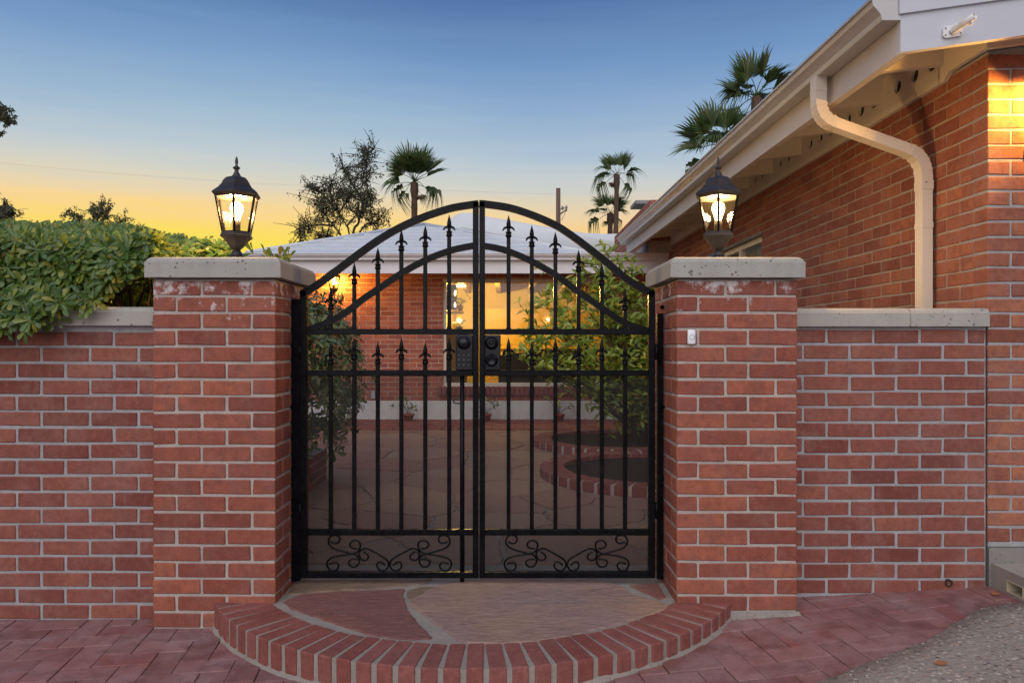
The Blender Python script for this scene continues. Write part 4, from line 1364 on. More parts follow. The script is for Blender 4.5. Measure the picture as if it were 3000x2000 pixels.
# concrete slab with a pipe opening at the house front
t = thing('concrete_slab', 'raised concrete slab by the house front with a square cream pipe opening', 'slab', (3.0, 2.6, 0.11))
SX, SZ = 2.096, ZC - 0.945
hy0, hy1, hz0, hz1 = 3.005, 3.105, ZC - 1.035, ZC - 0.985
b = MB()
b.box(SX, 5.5, 1.2, hy0, -0.05, SZ); b.box(SX, 5.5, hy1, HY - 0.008, -0.05, SZ)
b.box(SX, 5.5, hy0, hy1, hz1, SZ); b.box(SX, 5.5, hy0, hy1, -0.05, hz0); b.box(SX + 0.25, 5.5, hy0, hy1, hz0, hz1)
b.build('slab', M['concrete'], t)
b = MB(); e = 0.004
b.box(SX - 0.003, SX + 0.2, hy0, hy0 + e, hz0, hz1); b.box(SX - 0.003, SX + 0.2, hy1 - e, hy1, hz0, hz1)
b.box(SX - 0.003, SX + 0.2, hy0 + e, hy1 - e, hz1 - e, hz1); b.box(SX - 0.003, SX + 0.2, hy0 + e, hy1 - e, hz0, hz0 + e)
b.build('pipe_opening', M['vent_pipe'], t)

# doorbell on the right pillar
t = thing('doorbell', 'white wireless doorbell button stuck on the right pillar', 'doorbell', tuple(W(2024, 987, PY)))
c = W(2024.5, 987, PY - 0.0015)
me = bevel_mesh('case', 0.0325, 0.014, 0.0605, 0.006, M['bell'], 0, 0, 3, True)
for p in me.polygons: p.use_smooth = True
link(bpy.data.objects.new('case', me), t, Matrix.Translation((c.x, c.y - 0.014, c.z)))
b = MB(); n_ = 28; vs = []; fs = []
for r_, yy in ((0.0108, -0.0142), (0.0108, -0.0150), (0.0094, -0.0150), (0.0094, -0.0142)):
    for k in range(n_):
        a = 2 * math.pi * k / n_; vs.append((c.x + r_ * math.cos(a) + 0.001, c.y + yy, c.z + r_ * math.sin(a) - 0.001))
for i in range(3):
    for k in range(n_):
        k2 = (k + 1) % n_; fs.append((i * n_ + k, i * n_ + k2, (i + 1) * n_ + k2, (i + 1) * n_ + k))
b.add(vs, fs); b.build('button_ring', M['bell_ring'], t)

# ------------------------------------------------------------------ gate
GY = 3.25
def G(u, v): return W(u, v, GY)
SCL = GY / FPX
def leaf_gate(side, label):
    """side -1: left leaf, +1: right leaf"""
    L = side < 0
    t = thing('gate_leaf', label, 'gate', tuple(G(1140 if L else 1660, 1690)), 'leaves of the black iron gate')
    D = 0.030
    def bar(name, u0, u1, v0, v1, d=D, dy_=0.0):
        a = G(u0, v1); c_ = G(u1, v0)
        me_ = bevel_mesh(name, c_.x - a.x, d, c_.z - a.z, 0.002, M['iron'], 0, 0, 1, False)
        return link(bpy.data.objects.new(name, me_), t, Matrix.Translation(((a.x + c_.x) / 2, GY + dy_, (a.z + c_.z) / 2)))
    if L: o0, o1, i0, i1 = 880, 900, 1385.5, 1402.5
    else: o0, o1, i0, i1 = 1899, 1918, 1404.5, 1421
    bar('stile', o0, o1, 852, 1690); bar('stile', i0, i1, 592, 1690)
    a_, b_ = (o1, i0) if L else (i1, o0)
    bar('rail', a_, b_, 963.5, 980, D * 0.9); bar('rail', a_, b_, 1084, 1101, D * 0.9); bar('rail', a_, b_, 1549, 1566, D * 0.9); bar('rail', a_, b_, 1673, 1690, D)
    if L:
        outer = [(1402, 597.5), (1350, 605), (1312, 613), (1245, 635), (1178, 664), (1116, 699), (1053, 743), (1000, 783), (960, 812), (925, 838), (884, 862)]
        lower = [(1388, 720), (1355, 726), (1321, 734), (1268, 753), (1214, 779), (1170, 805), (1120, 839), (1067, 874), (1030, 903), (1000, 924), (969, 941), (935, 954), (896, 968)]
    else:
        outer = [(1404, 597.5), (1424, 599), (1491, 609), (1558, 630), (1625, 659), (1670, 687), (1723, 726), (1781, 772), (1826, 810), (1865, 836), (1914, 862)]
        lower = [(1418, 721), (1455, 727), (1491, 737), (1558, 766), (1625, 804), (1660, 829), (1692, 853), (1759, 899), (1804, 930), (1848, 953), (1903, 970)]
    b = MB(); b.sweep(catmull([G(u, v) for u, v in outer], 5), 0.029, D); b.build('top_arch', M['iron'], t)
    b = MB(); b.sweep(catmull([G(u, v) for u, v in lower], 5), 0.027, D * 0.85); b.build('lower_arch', M['iron'], t)
    us = [969.4, 1038, 1107, 1176, 1246, 1316] if L else [1490, 1558, 1627, 1695, 1763, 1831]
    ut = [842, 768, 724, 671, 659.5, 628.5] if L else [630, 659, 679, 731, 771, 844]
    lt = [1003, 988, 1001, 988, 1001.5, 988] if L else [990, 1003, 990, 1003, 990, 1003]
    for u, v1, v2 in zip(us, ut, lt):
        for (vt, vb, nm) in ((v1, 964, 'upper_picket'), (v2, 1085, 'mid_picket')):
            p = bar('picket', u - 5.8, u + 5.8, vt + 62, vb, 0.0165)
            tip = G(u, vt)
            f_ = bpy.data.objects.new('finial', FIN[0]); link(f_, p, Matrix.Translation(tip))
            w_ = MB(); w_.lathe([(0.0135, 0), (0.0125, 0.004), (0.0095, 0.008)], 10, (tip.x, GY, G(u, vb + 1).z)); w_.build('weld_bead', M['iron'], p)
        bar('picket', u - 5.8, u + 5.8, 1100, 1550, 0.0165)
    # scroll panel
    du = 0 if L else 519
    def sc(l): return [(920 + du + a / 4.704, 1530 + c_ / 4.704) for a, c_ in l]
    A = [(230, 260), (275, 278), (310, 283), (345, 265), (358, 225), (340, 185), (295, 168), (250, 172), (215, 205), (202, 255), (215, 300), (260, 345), (340, 375), (430, 400), (510, 420), (570, 413), (620, 375), (640, 320), (630, 270), (590, 246), (540, 246), (505, 275), (497, 310), (520, 340), (560, 352), (600, 352)]
    B = [(220, 565), (260, 550), (305, 543), (335, 565), (338, 610), (310, 645), (265, 657), (220, 645), (190, 605), (182, 560), (200, 515), (250, 480), (340, 455), (430, 440), (510, 431), (560, 432), (600, 460), (625, 510), (615, 560), (580, 600), (530, 604), (490, 580), (480, 545), (495, 515), (540, 502), (600, 500)]
    C_ = [(680, 395), (720, 420), (748, 450), (745, 490), (710, 515), (665, 510), (630, 470), (620, 420), (645, 380), (690, 355), (740, 357), (800, 385), (900, 440), (980, 490), (1018, 530), (1030, 580), (1010, 625), (975, 655), (930, 656), (885, 627), (868, 585), (880, 550), (915, 535), (950, 555), (985, 585)]
    for l in (A, B, C_):
        for mir in (False, True):
            l2 = [((2076 - a if mir else a), c_) for a, c_ in l]
            b = MB(); b.tube([p + Vector((0, -0.004, 0)) for p in catmull([G(u, v) for u, v in sc(l2)], 4)], 0.0042, 7); b.build('scroll', M['iron'], t)
    # perforated screen behind the bars
    a = G(o1 - 4 if L else i1 - 4, 1686); c_ = G(i0 + 4 if L else o0 + 4, 1090)
    b = MB(); yy = GY + 0.0165
    b.add([(a.x, yy, a.z), (c_.x, yy, a.z), (c_.x, yy, c_.z), (a.x, yy, c_.z)], [(0, 1, 2, 3)])
    b.build('mesh_screen', M['screen'], t, fix=False)
    return t, bar
fin = MB()
fin.lathe([(0.0005, 0.0), (0.003, -0.010), (0.0065, -0.022), (0.0092, -0.036), (0.0100, -0.044), (0.0092, -0.053), (0.0075, -0.056), (0.0072, -0.073), (0.0135, -0.0745), (0.0140, -0.0775), (0.0115, -0.080), (0.0115, -0.088), (0.0140, -0.0905), (0.0140, -0.094), (0.0085, -0.100)], 12)
for s_ in (-1, 1):
    fin.tube([(0, 0, -0.056), (s_ * 0.009, -0.001, -0.0545), (s_ * 0.017, -0.001, -0.0575), (s_ * 0.023, -0.001, -0.0635), (s_ * 0.0255, -0.001, -0.0705)], [0.0060, 0.0058, 0.0050, 0.0040, 0.0018], 8)
fme = fin.mesh('finial', M['iron'])
FIN = [fme]
tl, barL = leaf_gate(-1, 'left leaf of the black iron gate with the keypad lock and drop bolt')
tr_, barR = leaf_gate(1, 'right leaf of the black iron gate with two round lock knobs')
# keypad lock on the left leaf
def plate(t, u0, u1, v0, v1, name):
    a = G(u0, v1); c_ = G(u1, v0)
    me_ = bevel_mesh(name, c_.x - a.x, 0.026, c_.z - a.z, 0.004, M['lock'], 0, 0, 2, False)
    return link(bpy.data.objects.new(name, me_), t, Matrix.Translation(((a.x + c_.x) / 2, GY - 0.006, (a.z + c_.z) / 2)))
def disc(parent, u, v, prof, mat, name, n=28):
    c_ = G(u, v)
    b = MB(); vs = []; fs = []
    for r_, d_ in prof:
        for k in range(n):
            a = 2 * math.pi * k / n; vs.append((c_.x + r_ * math.cos(a), GY - 0.019 - d_, c_.z + r_ * math.sin(a)))
    for i in range(len(prof) - 1):
        for k in range(n):
            k2 = (k + 1) % n; fs.append((i * n + k, i * n + k2, (i + 1) * n + k2, (i + 1) * n + k))
    fs.append(tuple((len(prof) - 1) * n + k for k in range(n)))
    b.add(vs, fs, True)
    return b.build(name, mat, parent)
lk = plate(tl, 1336, 1386, 980.5, 1084, 'keypad_lock')
disc(lk, 1360, 1004, [(0.029, 0), (0.0295, 0.006), (0.025, 0.010), (0.022, 0.011), (0.0225, 0.026), (0.020, 0.031), (0.014, 0.0335)], M['lock'], 'knob')
for j, vv in enumerate((1040, 1053.5, 1068)):
    for i, uu in enumerate((1345.5, 1359.5, 1373.5)):
        cc = G(uu, vv)
        me_ = bevel_mesh('key', 0.0055, 0.004, 0.0032, 0.001, M['key'], 0, 0, 1, False)
        link(bpy.data.objects.new('key', me_), lk, Matrix.Translation((cc.x, GY - 0.0205, cc.z)))
rk_ = plate(tr_, 1420.5, 1467, 981, 1084, 'lock_plate')
disc(rk_, 1440.5, 1005, [(0.029, 0), (0.029, 0.005), (0.025, 0.009), (0.021, 0.016), (0.018, 0.022), (0.0125, 0.023), (0.0115, 0.018), (0.007, 0.018), (0.006, 0.022), (0.003, 0.023)], M['lock'], 'knob')
disc(rk_, 1440.5, 1055, [(0.028, 0), (0.028, 0.004), (0.025, 0.007), (0.021, 0.010), (0.020, 0.018), (0.018, 0.020), (0.017, 0.0185), (0.004, 0.0185)], M['lock'], 'deadbolt')
# drop bolt on the left leaf
b = MB(); a = G(1354, 1703); c_ = G(1354, 1100)
b.tube([(a.x, GY + 0.004, a.z), (c_.x, GY + 0.004, c_.z)], 0.0102, 12)
hp = G(1346, 1176)
db = b.build('drop_bolt', M['iron'], tl)
b = MB(); b.tube(catmull([hp + Vector(q) for q in ((0.004, 0.02, 0.008), (-0.012, 0.03, 0.012), (-0.026, 0.035, 0.008), (-0.027, 0.035, -0.006), (-0.012, 0.03, -0.010), (0.004, 0.02, -0.010))], 4), 0.004, 8); b.build('bolt_handle', M['key'], db)
# hinge posts on the pillars
def hinge_post(u0, u1, vt, vb, yfront, label, xin):
    t = thing('hinge_post', label, 'gate post', tuple(W((u0 + u1) / 2, vb, yfront + 0.012)), 'gate hinge posts')
    a = W(u0, vb, yfront); c_ = W(u1, vt, yfront)
    me_ = bevel_mesh('post', c_.x - a.x, 0.03, c_.z - a.z, 0.002, M['iron'], 0, 0, 1, False)
    link(bpy.data.objects.new('post', me_), t, Matrix.Translation(((a.x + c_.x) / 2, yfront + 0.015, (a.z + c_.z) / 2)))
    s_ = 1 if xin > 0 else -1
    xg = G(880, 1000).x if xin > 0 else G(1918, 1000).x
    xp = c_.x if xin > 0 else a.x
    for v in (1031, 1494):
        z_ = W(0, v, GY).z
        b = MB(); b.box(min(xp, xg) - 0.004, max(xp, xg) + 0.004, GY - 0.008, GY + 0.010, z_ - 0.036, z_ + 0.036)
        hg = b.build('hinge', M['iron'], t)
        b = MB(); xm = (xp + xg) / 2
        b.tube([(xm, GY - 0.010, z_ - 0.034), (xm, GY - 0.010, z_ + 0.034)], 0.009, 10); b.build('hinge_pin', M['iron'], hg)
    for v in (900, 1190, 1400):
        z_ = W(0, v, yfront).z; xx = (a.x if xin > 0 else c_.x)
        b = MB(); b.tube([(xx - s_ * 0.008, yfront + 0.008, z_), (xx + s_ * 0.010, yfront - 0.006, z_)], 0.009, 8); b.build('anchor_bolt', M['iron'], t)
hinge_post(853, 877, 876, 1703, 3.232, 'black hinge post on the inner face of the left pillar', 1)
hinge_post(1926, 1943.5, 918, 1697, 3.262, 'black hinge post on the inner face of the right pillar', -1)

# ------------------------------------------------------------------ post lanterns
def lantern_parts(t, o, rot, bulb, scale=1.0, post=True, watts=33.0, lcol=(1.0, 0.62, 0.25)):
    S_ = scale
    O = Vector(o)
    hexr = lambda b, prof: b.lathe([(r_ * S_, z * S_) for r_, z in prof], 6, O, rot, False)
    b = MB(); hexr(b, [(0.020, 0.3875), (0.045, 0.379), (0.057, 0.368), (0.0655, 0.353), (0.066, 0.348), (0.070, 0.3465), (0.080, 0.333), (0.083, 0.330), (0.100, 0.317), (0.109, 0.3085), (0.1095, 0.3045), (0.100, 0.296), (0.097, 0.289), (0.090, 0.290)])
    b.build('roof', M['lantern'], t)
    b = MB(); b.lathe([(r_ * S_, z * S_) for r_, z in [(0.024, 0.384), (0.017, 0.392), (0.011, 0.404), (0.0085, 0.409), (0.0095, 0.413), (0.008, 0.417), (0.0155, 0.4225), (0.0160, 0.4260), (0.009, 0.4315), (0.0042, 0.437), (0.0062, 0.445), (0.0070, 0.454), (0.0055, 0.464), (0.0022, 0.473), (0.0004, 0.4765)]], 14, O); b.build('finial', M['lantern'], t)
    # six glass panes and corner bars
    for k in range(6):
        a0 = rot + 2 * math.pi * k / 6; a1 = rot + 2 * math.pi * (k + 1) / 6
        def P_(r_, a, z): return O + Vector((r_ * S_ * math.sin(a), -r_ * S_ * math.cos(a), z * S_))
        b = MB(); b.add([P_(0.0905, a0, 0.297), P_(0.0905, a1, 0.297), P_(0.0590, a1, 0.138), P_(0.0590, a0, 0.138)], [(0, 1, 2, 3)])
        b.build('pane', M['lamp_glass'], t, fix=False)
        b = MB(); b.tube([P_(0.0935, a0, 0.296), P_(0.0620, a0, 0.137)], 0.0054 * S_, 5, True, False); b.build('corner_bar', M['iron'], t)
    b = MB(); hexr(b, [(0.055, 0.142), (0.0655, 0.1415), (0.066, 0.136), (0.0735, 0.122), (0.0725, 0.117), (0.057, 0.106), (0.044, 0.092), (0.035, 0.080), (0.029, 0.072), (0.026, 0.071), (0.0150, 0.0590)])
    b.build('bowl', M['lantern'], t)
    if post:
        b = MB(); b.lathe([(r_ * S_, z * S_) for r_, z in [(0.0145, 0.061), (0.0195, 0.056), (0.025, 0.045), (0.0300, 0.031), (0.0380, 0.0295), (0.0385, 0.0)]], 20, O); b.build('base', M['lantern'], t)
    b = MB(); b.lathe([(r_ * S_, z * S_) for r_, z in [(0.0165, 0.138), (0.0165, 0.187), (0.0140, 0.192)]], 14, O); b.build('socket', M['fixture'], t)
    b = MB(); b.lathe([(r_ * S_, z * S_) for r_, z in [(0.0130, 0.192), (0.0150, 0.203), (0.0205, 0.220), (0.0265, 0.237), (0.0275, 0.248), (0.0245, 0.262), (0.0165, 0.271), (0.006, 0.2755)]], 16, O); b.build('bulb', bulb, t)
    ld = bpy.data.lights.new('bulb_light', 'POINT'); ld.energy = watts; ld.color = lcol; ld.shadow_soft_size = 0.031 * S_; ld.use_soft_falloff = False
    lo = bpy.data.objects.new('bulb_light', ld)
    link(lo, t, Matrix.Translation(O + Vector((0, 0, 0.243 * S_))))
cap_z = ZC + 0.360
lc = Vector((-1.2065, PY + 0.25, cap_z))
t1 = thing('post_lantern', 'left lit bronze lantern on the pillar cap beside the hedge', 'lantern', tuple(lc), 'lit lanterns on the gate pillars')
lantern_parts(t1, lc, math.radians(12), M['bulb'])
t2 = copy_tree(t1)
t2['label'] = 'right lit bronze lantern on the pillar cap, seen before the white eave'
t2.location = (0.925, PY + 0.25, cap_z)
t2.rotation_euler = (0, 0, math.radians(-28))

def wall_lantern(c, wall_y, label, bulb, scale=1.0, watts=100.0, lcol=(1.0, 0.52, 0.09)):
    """lantern hung on a curved arm from a round plate on a wall that faces the camera"""
    t = thing('wall_lantern', label, 'lantern', (c[0], wall_y, c[2]), 'lit wall lanterns')
    O = Vector(c)
    lantern_parts(t, O, math.radians(20), bulb, scale, False, watts, lcol)
    pz = c[2] + 0.02 * scale
    b = MB()
    n_ = 24; vs = []; fs = []
    for r_, d_ in ((0.058, 0.0), (0.060, 0.010), (0.048, 0.018), (0.03, 0.022)):
        for k in range(n_):
            a = 2 * math.pi * k / n_; vs.append((c[0] + 0.045 * scale + r_ * scale * 0.8 * math.cos(a), wall_y - d_ * scale, pz + r_ * scale * 1.25 * math.sin(a)))
    for i in range(3):
        for k in range(n_):
            k2 = (k + 1) % n_; fs.append((i * n_ + k, i * n_ + k2, (i + 1) * n_ + k2, (i + 1) * n_ + k))
    fs.append(tuple(3 * n_ + k for k in range(n_)))
    b.add(vs, fs, True); b.build('wall_plate', M['lantern'], t)
    b = MB()
    b.tube(catmull([(c[0] + 0.045 * scale, wall_y - 0.01, pz), (c[0] + 0.035 * scale, wall_y - 0.05 * scale, pz - 0.05 * scale), (c[0] + 0.01 * scale, c[1] + 0.02 * scale, pz - 0.03 * scale), (c[0], c[1], c[2] + 0.062 * scale)], 6), 0.009 * scale, 8)
    b.build('arm', M['lantern'], t)
    return t

wall_lantern((2.240, 3.045, ZC + 0.815), HY, 'lit wall lantern on the house front at the right edge', M['bulb_wall'], 0.95, 34.0)

# ------------------------------------------------------------------ rear house
RY = 10.40
t_rear = thing('rear_house', 'low rear brick house with white roof and a lit picture window', 'house', (-0.7, 12.5, 0.1))
X0, X1 = -3.35, 2.08
wz0, wz1 = ZC - 0.777, ZC + 1.05
wx0, wx1, wzb, wzt = -0.934, 1.36, ZC - 0.575, ZC + 0.93
b = MB()
b.box(X0, wx0, RY + 0.004, RY + 0.2, wz0, wz1); b.box(wx1, X1, RY + 0.004, RY + 0.2, wz0, wz1)
b.box(wx0, wx1, RY + 0.004, RY + 0.2, wz0, wzb - 0.13); b.box(wx0, wx1, RY + 0.004, RY + 0.2, wzt, wz1)
b.box(wx0, wx1, RY + 0.01, RY + 0.2, wzb - 0.13, wzb)
rw = b.build('wall', M['mortar_rear'], t_rear)
nrow = int((wz1 - wz0) / HC)
def skip_r(zc, a, c_):
    if wzb - 0.13 < zc < wzt + 0.01:
        r_ = []
        if a < wx0 - 0.004: r_.append((a, min(c_, wx0 - 0.001)))
        if c_ > wx1 + 0.004: r_.append((max(a, wx1 + 0.001), c_))
        return r_
    return [(a, c_)]
its = rows((0, RY), (1, 0), 0.0, X0, X1, wz0, nrow, HC, 0.2045, 0.009, lambda k: 0.03 + (k % 2) * 0.1022, skip_r)
def seen(it):
    p = it[0].translation
    return -2.75 < p.x < -0.9 or (-0.95 <= p.x < 1.4)
vis = [it for it in its if seen(it)]; hid = [it for it in its if not seen(it)]
put_bricks(vis, rw, M['rear_brick'], HC - 0.009, 258)
put_bricks(hid, rw, M['rear_brick'], HC - 0.009, 0, stuff_name='shaded_bricks')
b = MB(); b.box(X0, X1, RY - 0.012, RY + 0.2, ST - 0.1, wz0 - 0.001); b.build('foundation', M['foundation'], t_rear)
# rowlock sill bricks
me = [bevel_mesh('sill_brick', 0.058, 0.17, 0.115, 0.004, M['step_brick'], 0.001, 90 + k) for k in range(3)]
x = wx0 - 0.05
while x < wx1 + 0.06:
    link(bpy.data.objects.new('sill_brick', R.choice(me)), rw, Matrix.Translation((x, RY - 0.06, wzb - 0.067)) @ Matrix.Rotation(math.radians(8), 4, 'X')); x += 0.0685
# picture window
fy = RY + 0.05
b = MB(); f_ = 0.038
b.box(wx0 + 0.001, wx1 - 0.001, fy, fy + 0.07, wzt - f_, wzt - 0.001); b.box(wx0 + 0.001, wx1 - 0.001, fy - 0.03, fy + 0.07, wzb + 0.001, wzb + f_ + 0.01)
b.box(wx0 + 0.001, wx0 + f_, fy, fy + 0.07, wzb + f_ + 0.01, wzt - f_); b.box(wx1 - f_, wx1 - 0.001, fy, fy + 0.07, wzb + f_ + 0.01, wzt - f_)
win = b.build('window', M['window_frame'], t_rear)
b = MB(); b.box(wx0 + f_ * 0.8, wx1 - f_ * 0.8, fy + 0.033, fy + 0.037, wzb + f_, wzt - f_ * 0.8); b.build('pane', M['pane'], win)
b = MB(); b.box(wx0 + 0.004, wx1 - 0.004, RY - 0.006, fy, wzt - 0.03, wzt - 0.0015); b.build('head_trim', M['fascia'], win)
# room behind the window
ry0, ry1 = RY + 0.21, 14.4
rx0, rx1 = -1.02, 3.2
rz0, rz1 = ST, ZC + 1.22
def quadobj(pts, name, mat, parent):
    b = MB(); b.add(pts, [(0, 1, 2, 3)]); return b.build(name, mat, parent, fix=False)
b = MB()
b.box(rx0 - 0.1, rx0, ry0, ry1, rz0, rz1); b.box(rx1, rx1 + 0.1, ry0, ry1, rz0, rz1); b.box(rx0 - 0.1, rx1 + 0.1, ry1, ry1 + 0.1, rz0, rz1)
b.box(rx0 - 0.1, rx1 + 0.1, ry0 - 0.005, ry1 + 0.1, rz1, rz1 + 0.05)
room = b.build('room_shell', M['room_wall'], t_rear)
b = MB(); b.box(rx0 - 0.1, rx1 + 0.1, ry0, ry1 + 0.1, rz0 - 0.05, rz0); b.build('room_floor', M['room_floor'], t_rear)
for xb in (-0.80, -0.20, 0.40, 1.00, 1.60, 2.2, 2.8):
    b = MB(); b.box(xb - 0.045, xb + 0.045, ry0 + 0.02, ry1 - 0.001, rz1 - 0.20, rz1 - 0.001); b.build('beam', M['room_wall'], room)
# wall cupboards along the room's end
cy = ry1 - 0.38
t = thing('wall_cabinet', 'row of yellow cupboard doors seen through the rear window', 'cabinet', (0.55, cy, ST))
b = MB(); b.box(-0.44, 2.0, cy, ry1 - 0.002, ST, ZC + 0.70); b.build('carcass', M['room_cabinet'], t)
for k in range(6):
    xa = -0.43 + k * 0.405
    bevelled('door', xa + 0.004, xa + 0.398, cy - 0.020, cy - 0.001, ZC + 0.02, ZC + 0.69, 0.003, M['room_cabinet'], t, 1)
b = MB(); b.box(-0.46, 2.0, cy - 0.10, cy - 0.001, ZC - 0.06, ZC - 0.01); b.build('counter', M['room_cabinet'], t)
# low dark furniture behind the glass
t = thing('dark_sofa', 'black rounded sofa low behind the rear window glass', 'sofa', (0.55, 12.0, ST))
b = MB()
prof = [(-0.17, 0.0), (-0.17, 0.86), (-0.06, 0.95), (0.14, 0.93), (0.28, 0.96), (0.5, 0.99), (0.85, 0.97), (1.2, 0.98), (1.38, 0.93), (1.42, 0.0)]
b.prism([(a, 11.6, ST + z) for a, z in prof], (0, 0.25, 0)); b.build('backrest', M['room_dark'], t)
b = MB(); b.box(-0.06, 1.42, 11.86, 12.5, ST, ST + 0.45); b.build('seat', M['room_dark'], t)
# fireplace mantel
# ceiling lamp, wall sconce, shelf and plants
p = W(1341, 826, 11.3)
t = thing('ceiling_lamp', 'round lit lamp on the ceiling inside the rear window', 'lamp', (p.x, p.y, rz1))
b = MB(); b.lathe([(0.06, 0), (0.085, -0.02), (0.07, -0.035)], 20, (-0.80, 12.2, rz1 - 0.215)); b.build('shade', M['ceiling_glow'], t)
b = MB(); b.lathe([(0.095, 0.0), (0.095, -0.012)], 20, (-0.80, 12.2, rz1 - 0.202)); b.build('rim', M['window_frame'], t)
ld = bpy.data.lights.new('lamp_light', 'POINT'); ld.energy = 210; ld.color = (1.0, 0.66, 0.15); ld.shadow_soft_size = 0.05; ld.use_soft_falloff = False
link(bpy.data.objects.new('lamp_light', ld), t, Matrix.Translation((-0.80, 12.2, rz1 - 0.31)))
sx, sy = W(1333, 870, 11.4).x, 11.4
t = thing('wall_sconce', 'glass sconce with two lit candles on the yellow room wall', 'lamp', (sx, sy, ZC + 0.6))
for k, v in enumerate((858, 892)):
    c_ = W(1333, v, sy)
    b = MB(); b.lathe([(0.008, -0.04), (0.013, -0.02), (0.014, 0.005), (0.008, 0.025), (0.002, 0.04)], 12, c_); b.build('bulb', M['bulb_room'], t)
    b = MB(); n_ = 14
    b.tube([c_ + Vector((0, 0, -0.07)), c_ + Vector((0, 0, 0.11))], 0.04, 14, False); b.build('glass_tube', M['lamp_glass'], t)
b = MB(); c_ = W(1333, 890, sy); b.box(rx0, c_.x + 0.02, sy + 0.045, sy + 0.065, c_.z - 0.09, c_.z + 0.30); b.build('back_bar', M['fixture'], t)
t = thing('wall_shelf', 'small wooden shelf on the room wall beside the sconce', 'shelf', (rx0, sy, W(0, 914, sy).z))
c_ = W(1345, 914, sy); b = MB(); b.box(rx0, c_.x + 0.07, sy - 0.14, sy + 0.10, c_.z - 0.025, c_.z + 0.005); b.build('board', M['room_wall'], t)

# foliage building blocks ---------------------------------------------------
def leaf_template(L, Wd, fold=0.25, curl=0.2, shape='obovate', n=4):
    """leaf along +x from the origin, face up; returns verts, faces"""
    vs = []; fs = []
    for i in range(n + 1):
        t_ = i / n
        if shape == 'obovate':
            t_ = (0, 0.3, 0.55, 0.8, 0.94, 1.0)[i]
            w_ = Wd * 0.5 * (0.09, 0.32, 0.70, 1.0, 0.78, 0.16)[i]
        else: w_ = Wd * 0.5 * math.sin(math.pi * (0.08 + 0.9 * t_))
        z = -curl * L * t_ * t_
        vs += [(L * t_, -w_, z + w_ * fold * 1.2), (L * t_, 0, z), (L * t_, w_, z + w_ * fold * 1.2)]
    for i in range(n):
        a = i * 3
        fs += [(a, a + 3, a + 4, a + 1), (a + 1, a + 4, a + 5, a + 2)]
    return vs, fs
def frame_mat(pos, d, up):
    d = d.normalized(); s_ = up.cross(d)
    if s_.length < 1e-5: s_ = d.orthogonal()
    s_.normalize(); u_ = d.cross(s_)
    m_ = Matrix((( d.x, s_.x, u_.x, pos.x), (d.y, s_.y, u_.y, pos.y), (d.z, s_.z, u_.z, pos.z), (0, 0, 0, 1)))
    return m_
def rosette(rng, pos, nrm, n, L, out, spread=(25, 65)):
    nrm = nrm.normalized(); e1 = nrm.orthogonal().normalized(); e2 = nrm.cross(e1)
    a0 = rng.random() * 6.28
    for k in range(n):
        a = a0 + k * 2.4
        el = math.radians(rng.uniform(*spread))
        d = (e1 * math.cos(a) + e2 * math.sin(a)) * math.cos(el) + nrm * math.sin(el)
        s_ = L * rng.uniform(0.65, 1.1)
        m_ = frame_mat(pos, d, nrm + Vector((rng.uniform(-.3, .3), rng.uniform(-.3, .3), rng.uniform(-.2, .2)))) @ Matrix.Diagonal((s_, s_ * rng.uniform(.85, 1.15), s_, 1))
        out.append(m_)
def put_leaves(mats, parent, templates, mat, n_single, key, name='leaf', rest='foliage'):
    mats = sorted(mats, key=key)
    mes = []
    for vs, fs in templates:
        me_ = bpy.data.meshes.new(name); me_.from_pydata(vs, [], fs); me_.materials.append(mat)
        me_.polygons.foreach_set('use_smooth', [True] * len(fs)); me_.update(); mes.append(me_)
    for m_ in mats[:n_single]:
        link(bpy.data.objects.new(name, R.choice(mes)), parent, m_)
    V = []; Fc = []
    for m_ in mats[n_single:]:
        vs, fs = R.choice(templates)
        b0 = len(V)
        V.extend([(m_ @ Vector(v))[:] for v in vs])
        Fc.extend([tuple(b0 + i for i in f) for f in fs])
    if V:
        me_ = bpy.data.meshes.new(rest); me_.from_pydata(V, [], Fc); me_.materials.append(mat)
        me_.polygons.foreach_set('use_smooth', [True] * len(Fc)); me_.update()
        o = link(bpy.data.objects.new(rest, me_), parent); o['kind'] = 'stuff'
LT_OB = [leaf_template(1, 0.335, 0.35, c, 'obovate', 5) for c in (0.05, 0.2, 0.35)]
LT_LA = [leaf_template(1, 0.34, 0.3, c, 'lance', 3) for c in (0.05, 0.2, 0.3)]

# small plants in the room
def potted(name, label, p, pr, ph, potmat, leafm, L, n, rng, group=None, spread=(10, 70), stem=0.1):
    t = thing(name, label, 'potted plant', tuple(p), group)
    b = MB(); b.lathe([(pr * 0.7, 0), (pr, ph * 0.8), (pr * 1.1, ph * 0.8), (pr * 1.1, ph), (pr * 0.9, ph), (pr * 0.85, ph * 0.9)], 14, p); b.build('pot', potmat, t)
    out = []
    b = MB()
    for k in range(n):
        q = p + Vector((rng.gauss(0, stem * 0.55), rng.gauss(0, stem * 0.4), ph + stem * rng.uniform(0.15, 1.3)))
        b.tube([p + Vector((0, 0, ph * 0.8)), (p + Vector((0, 0, ph * 0.8))).lerp(q, 0.6) + Vector((0, 0, stem * 0.15)), q], 0.0025, 4)
        rosette(rng, q, (q - p).normalized() + Vector((0, -0.3, 0.2)), 5, L, out, spread)
    b.build('stem', M['bark'], t)
    put_leaves(out, t, LT_LA, leafm, 0, key=lambda m_: m_.translation.y)
    return t
rg = random.Random(31)
c_ = W(1348, 911, sy)
potted('shelf_plant', 'trailing green plant on the shelf beside the lit sconce', Vector((c_.x, sy - 0.04, c_.z)), 0.05, 0.08, M['terracotta'], M['leaf_shrub'], 0.06, 14, rg, None, (-20, 50), 0.13)
b = MB()
